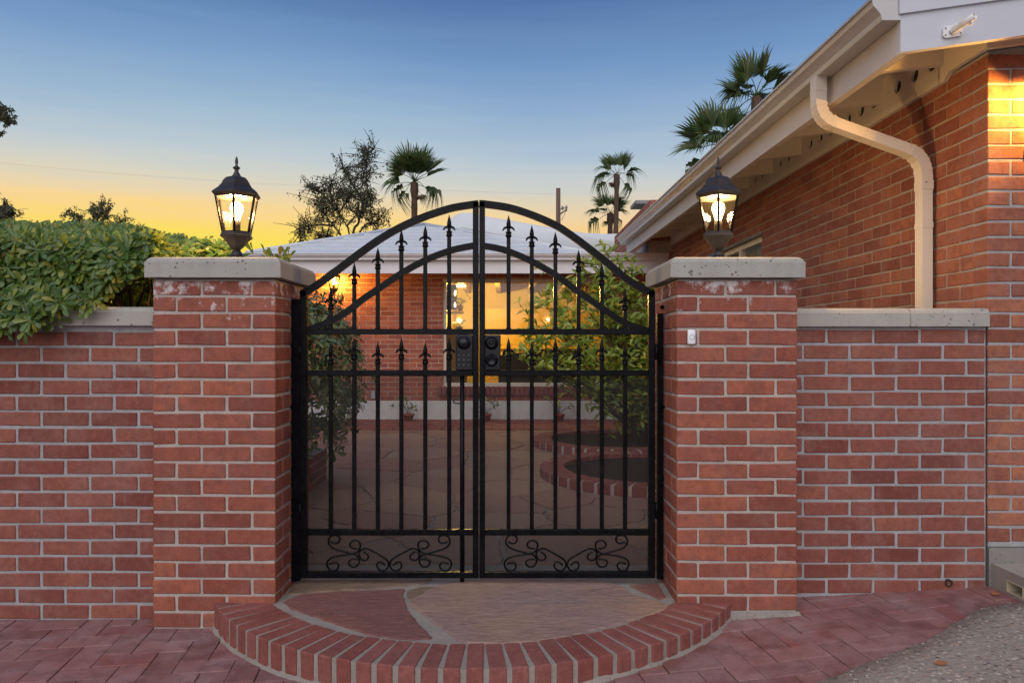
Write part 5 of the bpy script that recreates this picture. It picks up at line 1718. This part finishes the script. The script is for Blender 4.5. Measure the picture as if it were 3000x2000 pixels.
c_ = W(1344, 968, sy)
t = thing('side_table', 'low cabinet under the shelf inside the rear window', 'table', (c_.x, sy, ST))
b.box(rx0 + 0.01, c_.x + 0.12, sy - 0.15, sy + 0.15, ST, c_.z); b.build('cabinet', M['room_floor'], t)
potted('table_plant', 'broad leaved plant in a dark pot below the shelf', Vector((c_.x + 0.01, sy - 0.03, c_.z)), 0.055, 0.06, M['room_dark'], M['leaf_shrub'], 0.09, 7, rg, None, (10, 70), 0.08)
# terracotta pots at the foot of the white base wall
for u, lab, s_ in ((1197, 'small terracotta pot plant by the left end of the white base wall', 0.16), (1424, 'small terracotta pot plant behind the meeting stiles of the gate', 0.15), (1638, 'terracotta pot plant half hidden beside the tall green bush', 0.22)):
    y_ = 10.15
    p = Vector(((u - CU) / FPX * y_, y_, ST + 0.013))
    potted('pot_plant', lab, p, 0.075, 0.10, M['terracotta'], M['leaf_bush'] if u > 1600 else M['leaf_shrub'], 0.07, 12, rg, 'terracotta pots along the rear wall', (5, 70), s_)
b = MB(); c_ = W(1094, 1155, RY); b.box(c_.x - 0.027, c_.x + 0.027, RY - 0.03, RY - 0.0005, c_.z - 0.055, c_.z + 0.055)
tag(b.build('outlet_box', M['grey_box']), 'small grey outlet cover low on the rear brick wall', 'outlet')
c_ = W(978, 853, 10.2)
wall_lantern((c_.x, 10.20, c_.z - 0.09), RY, 'lit wall lantern on the rear brick wall above the shrub', M['bulb_rear'], 0.95, 62.0)

# rear eave: fascia, gutter, white roof
gy = 9.60
def zr(v): return ZC + (CV - v) / FPX * gy
b = MB(); b.box(X0 - 0.1, X1 - 0.003, gy + 0.085, gy + 0.12, ZC + 0.948, ZC + 1.19); b.build('fascia', M['rear_paint'], t_rear)
g0 = gy + 0.085
gsec = [(g0 - 0.001, 1.205), (g0 - 0.001, 1.118), (g0 - 0.070, 1.118), (g0 - 0.072, 1.140), (g0 - 0.090, 1.160), (g0 - 0.104, 1.175), (g0 - 0.106, 1.193), (g0 - 0.114, 1.194), (g0 - 0.114, 1.205), (g0 - 0.098, 1.205), (g0 - 0.097, 1.180), (g0 - 0.064, 1.140), (g0 - 0.062, 1.124), (g0 - 0.008, 1.124), (g0 - 0.008, 1.205)]
b = MB(); b.prism([(X0 - 0.15, y, ZC + z) for y, z in gsec], (X1 - X0 + 0.147, 0, 0)); b.build('gutter', M['rear_paint'], t_rear)
b = MB(); b.box(X0 - 0.1, X1 - 0.003, gy + 0.121, RY + 0.01, ZC + 1.04, ZC + 1.055); b.build('soffit', M['rear_paint'], t_rear)
# hip roof: eave line, apex, and the right-hand valley
ev = ZC + 1.207; ey = gy + 0.08
A = Vector((-3.45, ey, ev)); Bp = Vector((X1 - 0.006, ey, ev))
ap = W(1243, 659, 12.6)
Cr = Vector((1.09, ey, ev))
br_ = Vector((1.09 + 0.2, 16.5, ev))
bl = Vector((-3.45, 16.5, ev))
b = MB()
b.add([A, Cr, ap], [(0, 1, 2)])
b.add([A, ap, bl], [(0, 1, 2)])
b.add([Cr, br_, ap], [(0, 1, 2)])
b.add([Cr + Vector((-0.3, 0, -0.004)), Bp + Vector((0, 0, -0.004)), Vector((Bp.x, 14.0, ev + 0.05)), Vector((1.0, 14.0, ev + 0.05))], [(0, 1, 2, 3)])
roof = b.build('roof', M['roof_white'], t_rear, fix=False)
nrm = (Cr - A).cross(ap - A).normalized()
if nrm.z < 0: nrm = -nrm
for k in range(1, 8):
    f = k / 8.5
    l_ = A.lerp(ap, f); r_ = Cr.lerp(ap, f)
    up_ = Vector((0, 0.018, 0.0055))
    b = MB(); b.hexa([l_ + nrm * 0.001, r_ + nrm * 0.001, r_ + nrm * 0.001 + up_, l_ + nrm * 0.001 + up_], [l_ + nrm * 0.022, r_ + nrm * 0.022, r_ + nrm * 0.022 + up_, l_ + nrm * 0.022 + up_]); b.build('sheet_lap', M['roof_white'], roof)
b = MB(); b.tube([A + nrm * 0.01, ap + nrm * 0.012], 0.03, 6); b.build('hip_cap', M['roof_white'], roof)
b = MB(); b.tube([ap + nrm * 0.012, Cr + nrm * 0.01], 0.03, 6); b.build('hip_cap', M['roof_white'], roof)
# tall rounded foam roof mass behind
hm = [(1303, 690), (1303, 668), (1312, 645), (1328, 630), (1352, 621.5), (1380, 622.5), (1420, 632), (1500, 645), (1600, 662), (1680, 676), (1720, 683), (1790, 686), (1850, 684), (2100, 684), (2100, 760), (1303, 760)]
b = MB(); yb = 12.9
pf = [W(u, v, yb) for u, v in hm]
pf[0].z -= 0.1
m_ = len(pf)
vs = []; fs = []
cz = ZC + 1.3
for (dy_, ins) in ((0.10, 0.0), (0.02, 0.03), (0.0, 0.10), ):
    pass
cen = sum(pf, Vector()) / m_
lay = [(0.0, 0.10), (0.03, 0.03), (0.12, 0.0), (4.0, 0.0)]
for dy_, ins in lay:
    for p in pf:
        d = Vector((cen.x - p.x, 0, cen.z - p.z))
        q = p + d.normalized() * ins * 0.6
        vs.append((q.x, yb + dy_, q.z))
for i in range(len(lay) - 1):
    for k in range(m_):
        k2 = (k + 1) % m_; fs.append((i * m_ + k, i * m_ + k2, (i + 1) * m_ + k2, (i + 1) * m_ + k))
fs.append(tuple(range(m_ - 1, -1, -1)))
b.add(vs, fs, True); b.build('parapet', M['roof_white'], t_rear)
for (u0, v0, u1, v1) in ((1349, 671, 1519, 703), (1527, 705, 1716, 734)):
    p0 = W(u0, v0, 12.80); p1 = W(u1, v1, 12.80)
    b = MB(); b.hexa([p0 + Vector((0, 0, -0.018)), p1 + Vector((0, 0, -0.018)), p1 + Vector((0, 0.10, -0.018)), p0 + Vector((0, 0.10, -0.018))],
                     [p0 + Vector((0, 0, 0.016)), p1 + Vector((0, 0, 0.016)), p1 + Vector((0, 0.10, 0.030)), p0 + Vector((0, 0.10, 0.030))])
    fl_ = b.build('flashing_strip', M['flashing'], t_rear)
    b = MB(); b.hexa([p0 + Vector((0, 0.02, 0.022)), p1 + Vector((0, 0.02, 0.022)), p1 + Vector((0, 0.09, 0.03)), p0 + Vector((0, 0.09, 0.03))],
                     [p0 + Vector((0, 0.02, 0.036)), p1 + Vector((0, 0.02, 0.036)), p1 + Vector((0, 0.09, 0.04)), p0 + Vector((0, 0.09, 0.04))]); b.build('top_strip', M['grey_box'], fl_)  # thin grey strip along the upper edge of the flashing
# brick parapet of the house roof beside the eave, with a small dark vent cap
t = thing('brick_chimney', 'long brick chimney block rising behind the right gutter', 'chimney', (2.3, 11, ZC + 1.3))
cx = 1.80
y0 = cx * FPX / (1904 - CU); y1 = cx * FPX / (1800 - CU)
zt_ = ZC + (CV - 585) / FPX * y0
b = MB(); b.box(cx + 0.004, cx + 0.9, y0 + 0.004, y1, ZC + 1.2, zt_); b.build('mortar_core', M['mortar'], t)
nn = int((zt_ - ZC - 1.3) / HC)
its = rows((cx, 0), (0, 1), -math.pi / 2, y0, y1, zt_ - nn * HC, nn, HC, 0.2065, 0.009, lambda k: y0 + (k % 2) * 0.1) + rows((0, y0), (1, 0), 0, cx, cx + 0.9, zt_ - nn * HC, nn, HC, 0.2065, 0.009, lambda k: cx + (k % 2) * 0.1)
put_bricks(its, t, M['rear_brick'], HC - 0.009, 300)
b = MB(); p = W(1880, 596, 10.1); b.box(p.x - 0.09, p.x + 0.2, 10.05, 10.5, p.z - 0.01, p.z + 0.035); b.build('vent_cap', M['roof_dark'], t)

# ------------------------------------------------------------------ hedge
t = thing('hedge', 'thick glossy green hedge spilling over the left garden wall', 'hedge', (-2.6, 3.9, 0.2))
hr = random.Random(77)
def lerp_tab(tab, x):
    if x <= tab[0][0]: return tab[0][1]
    for (a, za), (c_, zc_) in zip(tab, tab[1:]):
        if x <= c_: return za + (zc_ - za) * (x - a) / (c_ - a)
    return tab[-1][1]
zlow_t = [(-2.6, 0.03), (-2.0, 0.06), (-1.90, 0.075), (-1.885, 0.185), (-1.80, 0.165), (-1.74, 0.185), (-1.68, 0.27), (-1.594, 0.325), (-1.50, 0.37)]
def top_z(x, y):
    back = lerp_tab([(-4.2, 0.80), (-2.6, 0.79), (-2.3, 0.74), (-2.1, 0.685), (-1.9, 0.65), (-1.6, 0.62), (-1.3, 0.60)], x)
    fr = lerp_tab([(-4.2, 0.45), (-2.0, 0.43), (-1.5, 0.415)], x)
    t_ = max(0.0, min(1.0, (y - 3.22) / 1.75))
    return fr + (back - fr) * t_ ** 0.8 + 0.035 * mnoise.noise((x * 4, y * 4, 2))
mats = []
for k in range(900):
    y = 3.2 + 1.8 * hr.random(); x = hr.uniform(-4.6, -0.74 * y)
    rosette(hr, Vector((x, y, ZC + top_z(x, y) - abs(hr.gauss(0, 0.02)))), Vector((hr.gauss(0, .3), -0.75 + hr.gauss(0, .3), 0.8)), 8, 0.058, mats, (5, 45))
for k in range(420):
    x = hr.uniform(-4.6, -2.5); zz = hr.uniform(0.06, 0.45)
    rosette(hr, Vector((x, 3.05 + 0.1 * max(0, zz - 0.2) + (0.07 if zz > 0.2 else 0), ZC + zz)), Vector((hr.gauss(0, .32), -1.0, 0.45)), 9, 0.064, mats, (0, 32))
for k in range(1900):
    y = 3.18 + 1.85 * hr.random() ** 1.05
    x0_ = -0.78 * y; x1_ = min(-1.05, -1.05 - 0.0 * y)
    x = hr.uniform(x0_, -0.375 * y if y > 3.55 else -1.49)
    zz = top_z(x, y) - abs(hr.gauss(0, 0.018))
    rosette(hr, Vector((x, y, ZC + zz)), Vector((hr.gauss(0, .3), -0.75 + hr.gauss(0, .3), 0.8)), hr.randrange(7, 10), 0.056, mats, (5, 45))
for k in range(430):
    x = hr.uniform(-2.55, -1.50)
    zl = lerp_tab(zlow_t, x)
    zz = zl + (0.45 - zl) * hr.random()
    yy = 3.17 + 0.12 * max(0, (zz - 0.2)) - 0.02
    if zz < 0.20: yy = 3.045 - hr.uniform(0, 0.03)
    else: yy -= hr.uniform(0, 0.035)
    yy += 0.03 * mnoise.noise((x * 7, zz * 7, 4))
    rosette(hr, Vector((x, yy - 0.02 * hr.random(), ZC + zz)), Vector((hr.gauss(0, .32), -1.0, 0.45 + hr.gauss(0, .3))), hr.randrange(8, 11), 0.064, mats, (0, 32))
# hanging sprays over the coping
for (u, v) in ((262, 900), (275, 880), (250, 870), (160, 940), (150, 915), (172, 900), (60, 945), (30, 930), (20, 960), (90, 900), (120, 870), (8, 905), (110, 925)):
    p = W(u, v, 3.05)
    rosette(hr, p, Vector((hr.gauss(0, .2), -1, 0.1)), 9, 0.062, mats, (5, 45))
# deep inner leaves that close the view
for k in range(520):
    x = hr.uniform(-2.05, -1.25); y = hr.uniform(3.85, 4.3); zz = hr.uniform(-0.1, 0.5)
    rosette(hr, Vector((x, y, ZC + zz)), Vector((hr.gauss(0, 1), hr.gauss(0, 1), hr.gauss(0, 1))), 6, 0.075, mats)
for k in range(700):
    x = hr.uniform(-2.7, -1.45); y = hr.uniform(3.5, 4.6); zz = hr.uniform(0.12, 0.5)
    if x > -1.75 and y < 3.75: continue
    rosette(hr, Vector((x, y, ZC + zz)), Vector((hr.gauss(0, 1), hr.gauss(0, 1), hr.gauss(0, 1))), 6, 0.065, mats)
put_leaves(mats, t, LT_OB, M['leaf_hedge'], 300, key=lambda m_: (m_.translation.y + (0 if m_.translation.x > -2.25 else 5) - 0.25 * (m_.translation.z - ZC)))
b = MB()
def br(px, y_, r0, r1):
    P_ = catmull([W(u, v, y_ + d_) for u, v, d_ in px], 5)
    b.tube(P_, [r0 + (r1 - r0) * i / (len(P_) - 1) for i in range(len(P_))], 7)
br([(352, 905, 0.25), (335, 880, 0.22), (318, 856, 0.2), (300, 838, 0.15), (285, 815, 0.1)], 3.25, 0.012, 0.006)
br([(335, 864, 0.22), (360, 855, 0.15), (390, 826, 0.1), (405, 805, 0.05), (410, 790, 0.02)], 3.25, 0.009, 0.005)
br([(360, 890, 0.3), (356, 862, 0.3), (345, 836, 0.25)], 3.25, 0.005, 0.003)
br([(400, 905, 0.35), (415, 870, 0.3), (425, 830, 0.2)], 3.25, 0.008, 0.004)
br([(430, 900, 0.2), (440, 850, 0.2), (432, 810, 0.1)], 3.25, 0.006, 0.003)
for k in range(26):
    x = hr.uniform(-2.4, -1.25); y = hr.uniform(3.5, 4.6)
    pts = [Vector((x + hr.gauss(0, .1), y + hr.gauss(0, .1), ZC - 0.3)), Vector((x, y, ZC + 0.1)), Vector((x + hr.gauss(0, .12), y + hr.gauss(0, .1), ZC + 0.38))]
    b.tube(catmull(pts, 4), 0.009, 6)
for k in range(14):
    x = hr.uniform(-2.2, -1.3); y = hr.uniform(3.4, 4.3)
    b.tube(catmull([Vector((x, y, ZC - 0.9)), Vector((x + hr.gauss(0, .05), y, ZC - 0.4)), Vector((x + hr.gauss(0, .1), y + .05, ZC + 0.1))], 4), 0.016, 7)
b.build('branches', M['bark'], t)
b = MB(); b.box(-6.0, -1.45, 3.33, 6.2, -0.13, 0.10); tag(b.build('hedge_bed', M['soil']), kind='structure')

# ------------------------------------------------------------------ tall bush in the far ring planter
t = thing('leafy_bush', 'tall airy light green bush before the lit window', 'bush', (1.42, 7.7, ST))
rb = random.Random(19)
mats = []; b = MB()
cx, cy = 1.42, 7.7
tips = []
for k in range(24):
    a = rb.uniform(0, 6.28); rad = 0.12 + 0.58 * math.sqrt(rb.random())
    h = rb.uniform(0.4, 1.85) * (1.08 - 0.30 * (rad / 0.7) ** 2)
    e = Vector((cx + rad * math.cos(a), cy + rad * 0.8 * math.sin(a), ST + h))
    tips.append(e)
for uv in ((1700, 770, 7.3), (1745, 775, 7.4), (1780, 745, 7.5), (1812, 760, 7.6), (1650, 820, 7.2), (1610, 855, 7.2), (1560, 940, 7.1), (1540, 990, 7.0), (1515, 1035, 7.0), (1850, 790, 7.5), (1880, 850, 7.4), (1605, 905, 7.2), (1560, 1010, 6.9), (1640, 960, 6.9), (1870, 900, 7.2), (1800, 860, 7.1), (1760, 820, 7.2)):
    tips.append(W(*uv))
base = Vector((cx, cy, ST))
for e in tips:
    if e.x > 2.0: e.x = 2.0 - rb.random() * 0.2
    mid = base.lerp(e, 0.5) + Vector((rb.gauss(0, .06), rb.gauss(0, .06), 0.12))
    P_ = catmull([base + Vector((rb.gauss(0, .05), rb.gauss(0, .05), 0)), mid, e], 7)
    b.tube(P_, [0.014 - 0.011 * i / (len(P_) - 1) for i in range(len(P_))], 5)
    L_ = len(P_)
    for i in range(int(L_ * 0.3), L_):
        for q in range(3):
            tw = P_[i] + Vector((rb.gauss(0, .11), rb.gauss(0, .10), rb.gauss(0.02, .08)))
            b.tube([P_[i], tw], 0.0025, 3, False)
            for w_ in range(rb.randrange(6, 10)):
                pp = P_[i].lerp(tw, rb.uniform(0.3, 1.05))
                d = Vector((rb.gauss(0, 1), rb.gauss(-0.35, .7), rb.gauss(0.45, .7)))
                s_ = rb.uniform(0.055, 0.10)
                mats.append(frame_mat(pp, d, Vector((rb.gauss(0, .4), -.8 + rb.gauss(0, .4), .8))) @ Matrix.Diagonal((s_, s_, s_, 1)))
b.build('branches', M['bark'], t)
put_leaves(mats, t, LT_LA, M['leaf_bush'], 240, key=lambda m_: m_.translation.y - 0.5 * (m_.translation.z - ZC))

# ------------------------------------------------------------------ glossy shrub in the raised planter
t = thing('glossy_shrub', 'dark glossy shrub behind the gate beside the left pillar', 'shrub', (-1.62, 4.9, ZC - 0.79))
rs = random.Random(4)
mats = []; b = MB()
for k in range(980):
    a = rs.uniform(0, 6.28); el = math.asin(rs.uniform(-0.65, 1))
    rr = rs.uniform(0.86, 1.0)
    p = Vector((-1.62 + 0.60 * rr * math.cos(a) * math.cos(el), 4.95 + 0.75 * rr * math.sin(a) * math.cos(el), ZC - 0.22 + 0.66 * rr * math.sin(el)))
    p += Vector((rs.gauss(0, .04), rs.gauss(0, .04), rs.gauss(0, .04)))
    nrm = Vector((math.cos(a) * math.cos(el), math.sin(a) * math.cos(el), math.sin(el) + 0.25))
    rosette(rs, p, nrm, 7, 0.072, mats, (0, 50))
for k in range(180):
    p = Vector((-1.62 + rs.gauss(0, .25), 4.95 + rs.gauss(0, .3), ZC - 0.25 + rs.gauss(0, .25)))
    rosette(rs, p, Vector((rs.gauss(0, 1), rs.gauss(0, 1), rs.gauss(0, 1))), 6, 0.08, mats)
put_leaves(mats, t, LT_OB, M['leaf_shrub'], 150, key=lambda m_: m_.translation.y - 0.6 * (m_.translation.x + 1.6) - 0.2 * (m_.translation.z - ZC))
for k in range(14):
    e = Vector((-1.62 + rs.gauss(0, .25), 4.95 + rs.gauss(0, .25), ZC + rs.uniform(-0.3, 0.25)))
    b.tube(catmull([Vector((-1.62 + rs.gauss(0, .04), 4.95 + rs.gauss(0, .04), ZC - 0.8)), Vector((-1.62, 4.95, ZC - 0.5)).lerp(e, 0.4), e], 4), 0.012, 6)
b.build('branches', M['bark'], t)

# ------------------------------------------------------------------ palms
def frond_mesh(seed, segs=20, blade=0.96, pet=0.52, spread=70, droop=0.25, mat='leaf_palm', fold=0.35):
    rr = random.Random(seed)
    b = MB()
    sag = 0.10 + 0.25 * droop
    def arc_z(x): return -sag * pet * (x / pet) ** 2 * 0.5 + 0.06 * pet * math.sin(math.pi * min(1, x / pet))
    b.tube([(pet * k / 4, 0, arc_z(pet * k / 4)) for k in range(5)], [0.022, 0.016, 0.013, 0.011, 0.010], 5)
    z0 = arc_z(pet)
    for i in range(segs):
        a = math.radians(-spread + 2 * spread * (i + 0.5) / segs)
        da = math.radians(spread / segs) * 1.02
        Ls = blade * (0.70 + 0.30 * math.cos(a)) * rr.uniform(0.85, 1.08)
        jo = rr.uniform(0.42, 0.56) * Ls
        cut = 1 - 0.55 * min(1.0, droop)
        def pt(r_, an, z): return (pet + r_ * math.cos(an), r_ * math.sin(an), z0 + z + fold * abs(r_ * math.sin(an)) - droop * 0.35 * r_ * r_ / blade)
        rt = jo + (Ls - jo) * cut
        zt = -droop * (Ls - jo) * (0.8 + rr.random() * 1.3)
        rid = 0.025 * blade
        vs = [pt(0.02, a, 0), pt(jo, a - da, -rid), pt(jo, a, rid), pt(jo, a + da, -rid), pt((jo + rt) * 0.5, a - da * 0.55, zt * 0.35), pt((jo + rt) * 0.5, a + da * 0.55, zt * 0.35), pt(rt, a + rr.uniform(-.05, .05), zt)]
        b.add(vs, [(0, 1, 2), (0, 2, 3), (1, 4, 2), (2, 4, 5), (2, 5, 3), (4, 6, 5)])
    return b.mesh('frond', M[mat])
FR = [frond_mesh(k, droop=d_) for k, d_ in enumerate((0.08, 0.25, 0.6, 1.1))]
FRD = [frond_mesh(20, 12, 0.6, 0.5, 40, 1.2, 'leaf_dead'), frond_mesh(21, 14, 0.6, 0.5, 50, 1.0)]
def palm(label, top, r_tr, scale, angles, rng, ground=-0.12, nback=3, lean=0.0, dead=3):
    scale *= 1.12
    t = thing('palm_tree', label, 'palm tree', (top.x - lean, top.y, ground), 'fan palms behind the houses')
    b = MB(); P_ = []; rad = []
    for k in range(25):
        f = k / 24
        P_.append(Vector((top.x - lean * (1 - f) ** 1.5, top.y, ground + (top.z - ground) * f)))
        rad.append(r_tr * (1.25 - 0.35 * f) * (1.06 if k % 2 else 0.97) * (1.35 if f > 0.93 else 1))
    b.tube(P_, rad, 10, True, False); b.build('trunk', M['palm_bark'], t)
    for (a, ln, kind, depth) in angles:
        a_ = math.radians(a)
        d = Vector((math.sin(a_), depth, math.cos(a_))).normalized()
        up = Vector((-math.cos(a_) * (0.3 if a > 0 else -0.3), -0.25 + rng.uniform(-.45, .45), 0.95 if abs(a) > 58 else 0.12)) 
        s_ = scale * ln
        link(bpy.data.objects.new('frond', FR[kind]), t, frame_mat(top + Vector((0, 0, rng.uniform(-.1, .1) * scale)), d, up) @ Matrix.Diagonal((s_, s_, s_, 1)))
    for k in range(nback):
        a_ = rng.uniform(-1.5, 1.5)
        d = Vector((math.sin(a_), rng.choice((-1, 1)) * rng.uniform(0.4, 1.0), math.cos(a_) * 0.8)).normalized()
        s_ = scale * rng.uniform(.75, 1.0)
        link(bpy.data.objects.new('frond', FR[rng.randrange(1, 3)]), t, frame_mat(top, d, Vector((0, -.2, 1))) @ Matrix.Diagonal((s_, s_, s_, 1)))
    for k in range(dead):
        a_ = rng.choice((-1, 1)) * rng.uniform(2.3, 2.9)
        d = Vector((math.sin(a_), rng.uniform(-.5, .5), math.cos(a_))).normalized()
        s_ = scale * rng.uniform(.5, .75)
        link(bpy.data.objects.new('dead_frond', FRD[0]), t, frame_mat(top - Vector((0, 0, 0.12 * scale)), d, Vector((0, -1, .2))) @ Matrix.Diagonal((s_, s_, s_, 1)))
    return t
pr = random.Random(8)
palm('fan palm left of the gate top with the fullest dark crown', W(1214, 535, 30), 0.13, 1.0,
     [(-38, 1.0, 0, .1), (-18, 1.05, 0, -.2), (8, 1.1, 0, .1), (28, 1.05, 0, -.2), (48, 1.1, 0, .1), (62, .95, 1, -.1), (-55, .9, 1, .2), (-80, 1.0, 2, 0), (-95, .85, 3, .2), (-132, .9, 3, 0), (98, .95, 3, 0), (115, .85, 3, .2), (20, .8, 1, .6), (-20, .8, 1, .5)], pr)
palm('tall slender fan palm right of the utility pole', W(1807, 512, 40), 0.14, 1.0,
     [(-40, .95, 0, 0), (-12, .95, 1, .3), (15, .95, 0, -.2), (40, .95, 0, .2), (65, 1.0, 2, 0), (-70, .8, 2, .2), (-85, 1.0, 3, 0), (-115, 1.1, 3, 0), (90, .8, 3, 0), (130, 1.0, 3, 0)], pr, nback=2, lean=0.35)
palm('short fan palm standing beside the tall slender palm', W(1788, 625, 42), 0.16, 0.95,
     [(-45, .9, 1, 0), (-15, 1.0, 0, .2), (20, .9, 0, -.2), (50, .9, 1, 0), (-72, 1.1, 2, 0), (-105, 1.2, 3, 0), (75, .8, 2, 0), (110, .7, 3, 0)], pr, nback=2, lean=0.2)
palm('fan palm rising highest above the right gutter', W(2216, 285, 20), 0.11, 0.86,
     [(-62, .9, 0, .1), (-35, 1.0, 0, -.2), (-10, 1.05, 0, .1), (14, 1.0, 0, -.1), (35, .9, 1, .2), (62, 1.0, 1, 0), (-88, .8, 2, 0), (-112, 1.05, 3, 0), (-138, .95, 3, .1), (95, .9, 2, .1)], pr, nback=7)
palm('fan palm half hidden below its taller neighbour behind the right gutter', W(2120, 425, 19), 0.11, 0.86,
     [(-70, 1.05, 0, .1), (-45, 1.0, 0, -.2), (-20, 1.0, 0, .1), (5, .9, 0, -.1), (30, .9, 1, .2), (-92, 1.05, 1, 0), (-118, 1.1, 3, 0), (60, .9, 1, .1)], pr, nback=7)

# ------------------------------------------------------------------ broad trees
def sparse_tree(label, stems, y, group, rng, leaf_n, leaf_s, r0, spread, depth=0.8, density=1.0, twigs=3, start=0.25):
    t = thing('sparse_tree', label, 'tree', tuple(Vector((stems[0][0][0] and W(*stems[0][0], y).x, y, -0.12))), group)
    b = MB(); mats = []
    for si, st in enumerate(stems):
        dz = rng.gauss(0, depth)
        pts = [W(u, v, y) + Vector((0, dz * (i / max(1, len(st) - 1)), 0)) for i, (u, v) in enumerate(st)]
        P_ = catmull(pts, 6); L_ = len(P_)
        r1 = r0 * (1.0 if si == 0 else 0.65)
        b.tube(P_, [max(0.012, r1 * (1 - 0.85 * i / (L_ - 1))) for i in range(L_)], 6)
        for i in range(int(L_ * start), L_):
            for q in range(twigs):
                dirv = Vector((rng.gauss(0, 1), rng.gauss(0, .8), rng.gauss(0.1, .8)))
                tw = P_[i] + dirv * spread
                b.tube([P_[i], P_[i].lerp(tw, 0.5) + Vector((0, 0, 0.05 * spread)), tw], [0.016, 0.012, 0.007], 3, False)
                if rng.random() > density: continue
                for w_ in range(leaf_n):
                    pp = P_[i].lerp(tw, rng.uniform(0.3, 1.03)) + Vector((rng.gauss(0, .13), rng.gauss(0, .13), rng.gauss(-0.07, .14))) * spread
                    d = Vector((rng.gauss(0, .7), rng.gauss(0, .7), -0.9 + rng.gauss(0, .6)))
                    s_ = leaf_s * rng.uniform(0.6, 1.2)
                    mats.append(frame_mat(pp, d, Vector((rng.gauss(0, 1), rng.gauss(0, 1), .5))) @ Matrix.Diagonal((s_, s_, s_, 1)))
    b.build('trunk', M['bark_dark'], t)
    V = []; Fc = []
    for m_ in mats:
        vs, fs = [(0, 0, 0), (0.45, -0.16, 0.03), (1, 0, 0), (0.45, 0.16, 0.03)], [(0, 1, 2, 3)]
        b0 = len(V); V.extend([(m_ @ Vector(v))[:] for v in vs]); Fc.extend([tuple(b0 + i for i in f) for f in fs])
    me_ = bpy.data.meshes.new('crown'); me_.from_pydata(V, [], Fc); me_.materials.append(M['leaf_tree']); me_.update()
    o = link(bpy.data.objects.new('crown', me_), t); o['kind'] = 'stuff'
    return t
def k8(l): return [(840 + a / 4.2, 400 + c_ / 4.2) for a, c_ in l]
tr1 = [k8(l) for l in (
    [(830, 3000), (835, 1800), (830, 1210), (900, 1080), (930, 950), (990, 830), (1030, 740), (1020, 560), (1030, 330), (1130, 210)],
    [(930, 950), (920, 800), (830, 620), (700, 430), (660, 350)],
    [(830, 1500), (770, 1200), (740, 1100), (640, 950), (560, 840), (430, 700), (280, 620)],
    [(830, 1600), (670, 1230), (580, 1100), (470, 960), (400, 840), (330, 680)],
    [(580, 1100), (400, 1080), (250, 1090), (140, 1120), (110, 1260)],
    [(990, 830), (800, 720), (650, 640), (560, 560)],
    [(830, 1300), (960, 1080), (1080, 1060), (1110, 930)],
    [(830, 1400), (560, 1230), (400, 1230), (300, 1290)],
    [(1020, 560), (950, 480), (930, 300), (1000, 170)],
    [(560, 840), (540, 650), (560, 540)],
    [(740, 1100), (820, 950), (830, 850)],
    [(640, 950), (740, 820), (800, 760)])]
rt_ = random.Random(12)
sparse_tree('airy dark tree with bare forked limbs left of the fan palm', tr1, 26, 'distant broadleaf trees', rt_, 16, 0.125, 0.06, 0.38, 0.5, 0.52, 4, 0.42)
T2 = [[(270, 900), (275, 700), (270, 640), (275, 600)], [(272, 690), (240, 640), (215, 625)], [(272, 690), (310, 640), (320, 605)], [(272, 700), (345, 660), (370, 640)], [(270, 720), (200, 680), (180, 660)], [(272, 680), (290, 630), (300, 595)], [(275, 720), (380, 690), (410, 680)]]
sparse_tree('small feathery tree peeking over the middle of the hedge', T2, 45, 'distant broadleaf trees', rt_, 20, 0.20, 0.10, 0.36, 0.5, 0.85, 3, 0.25)
T3 = [[(-20, 900), (-10, 700), (5, 640), (20, 600)], [(-5, 680), (25, 640), (45, 620)], [(-10, 700), (30, 670), (45, 660)], [(-10, 690), (-5, 620), (5, 590)]]
sparse_tree('dark tree clump at the far left edge above the hedge', T3, 32, 'distant broadleaf trees', rt_, 24, 0.16, 0.10, 0.24, 0.5, 0.9, 3, 0.3)
T4 = [[(-190, 1100), (-190, 600), (-150, 400), (-80, 330), (-10, 320), (25, 345), (52, 362)], [(-60, 330), (-20, 310), (8, 310)], [(-20, 325), (5, 345), (22, 352)], [(-150, 400), (-60, 380), (-5, 392)], [(-150, 400), (-60, 560), (-5, 585)]]
sparse_tree('green tree outside the frame reaching one branch in at upper left', T4, 14, 'distant broadleaf trees', rt_, 16, 0.075, 0.05, 0.07, 0.12, 0.9, 3, 0.75)

# ------------------------------------------------------------------ utility pole and wire
t = thing('utility_pole', 'weathered wooden utility pole behind the rear roof', 'utility pole', (W(1636, 700, 45).x, 45, -0.12))
top = W(1635.5, 552, 45)
b = MB(); b.tube([(top.x, 45, -0.12), (top.x, 45, top.z)], [0.18, 0.135], 12); b.build('pole', M['wood_pole'], t)
b = MB()
b.tube([W(1640, 628, 44.85), W(1661, 613, 44.85)], 0.05, 6); b.tube([W(1640, 612, 44.85), W(1664, 608, 44.85)], 0.03, 6)
b.tube([W(1659, 602, 44.85), W(1659, 618, 44.85)], 0.05, 8); b.tube([W(1648, 604, 44.85), W(1648, 615, 44.85)], 0.06, 8); b.tube([W(1645, 646, 44.85), W(1658, 618, 44.85)], 0.018, 5)
b.build('insulator_bracket', M['cable'], t)
b = MB()
b.tube(catmull([W(-900, 400, 36), W(0, 478, 38), (W(320, 507, 39)), W(640, 530, 40), W(880, 543, 41), W(1636, 570, 45)], 8), 0.0045, 5)
tag(b.build('power_line', M['wire']), 'thin overhead power line crossing the sunset sky', 'wire')
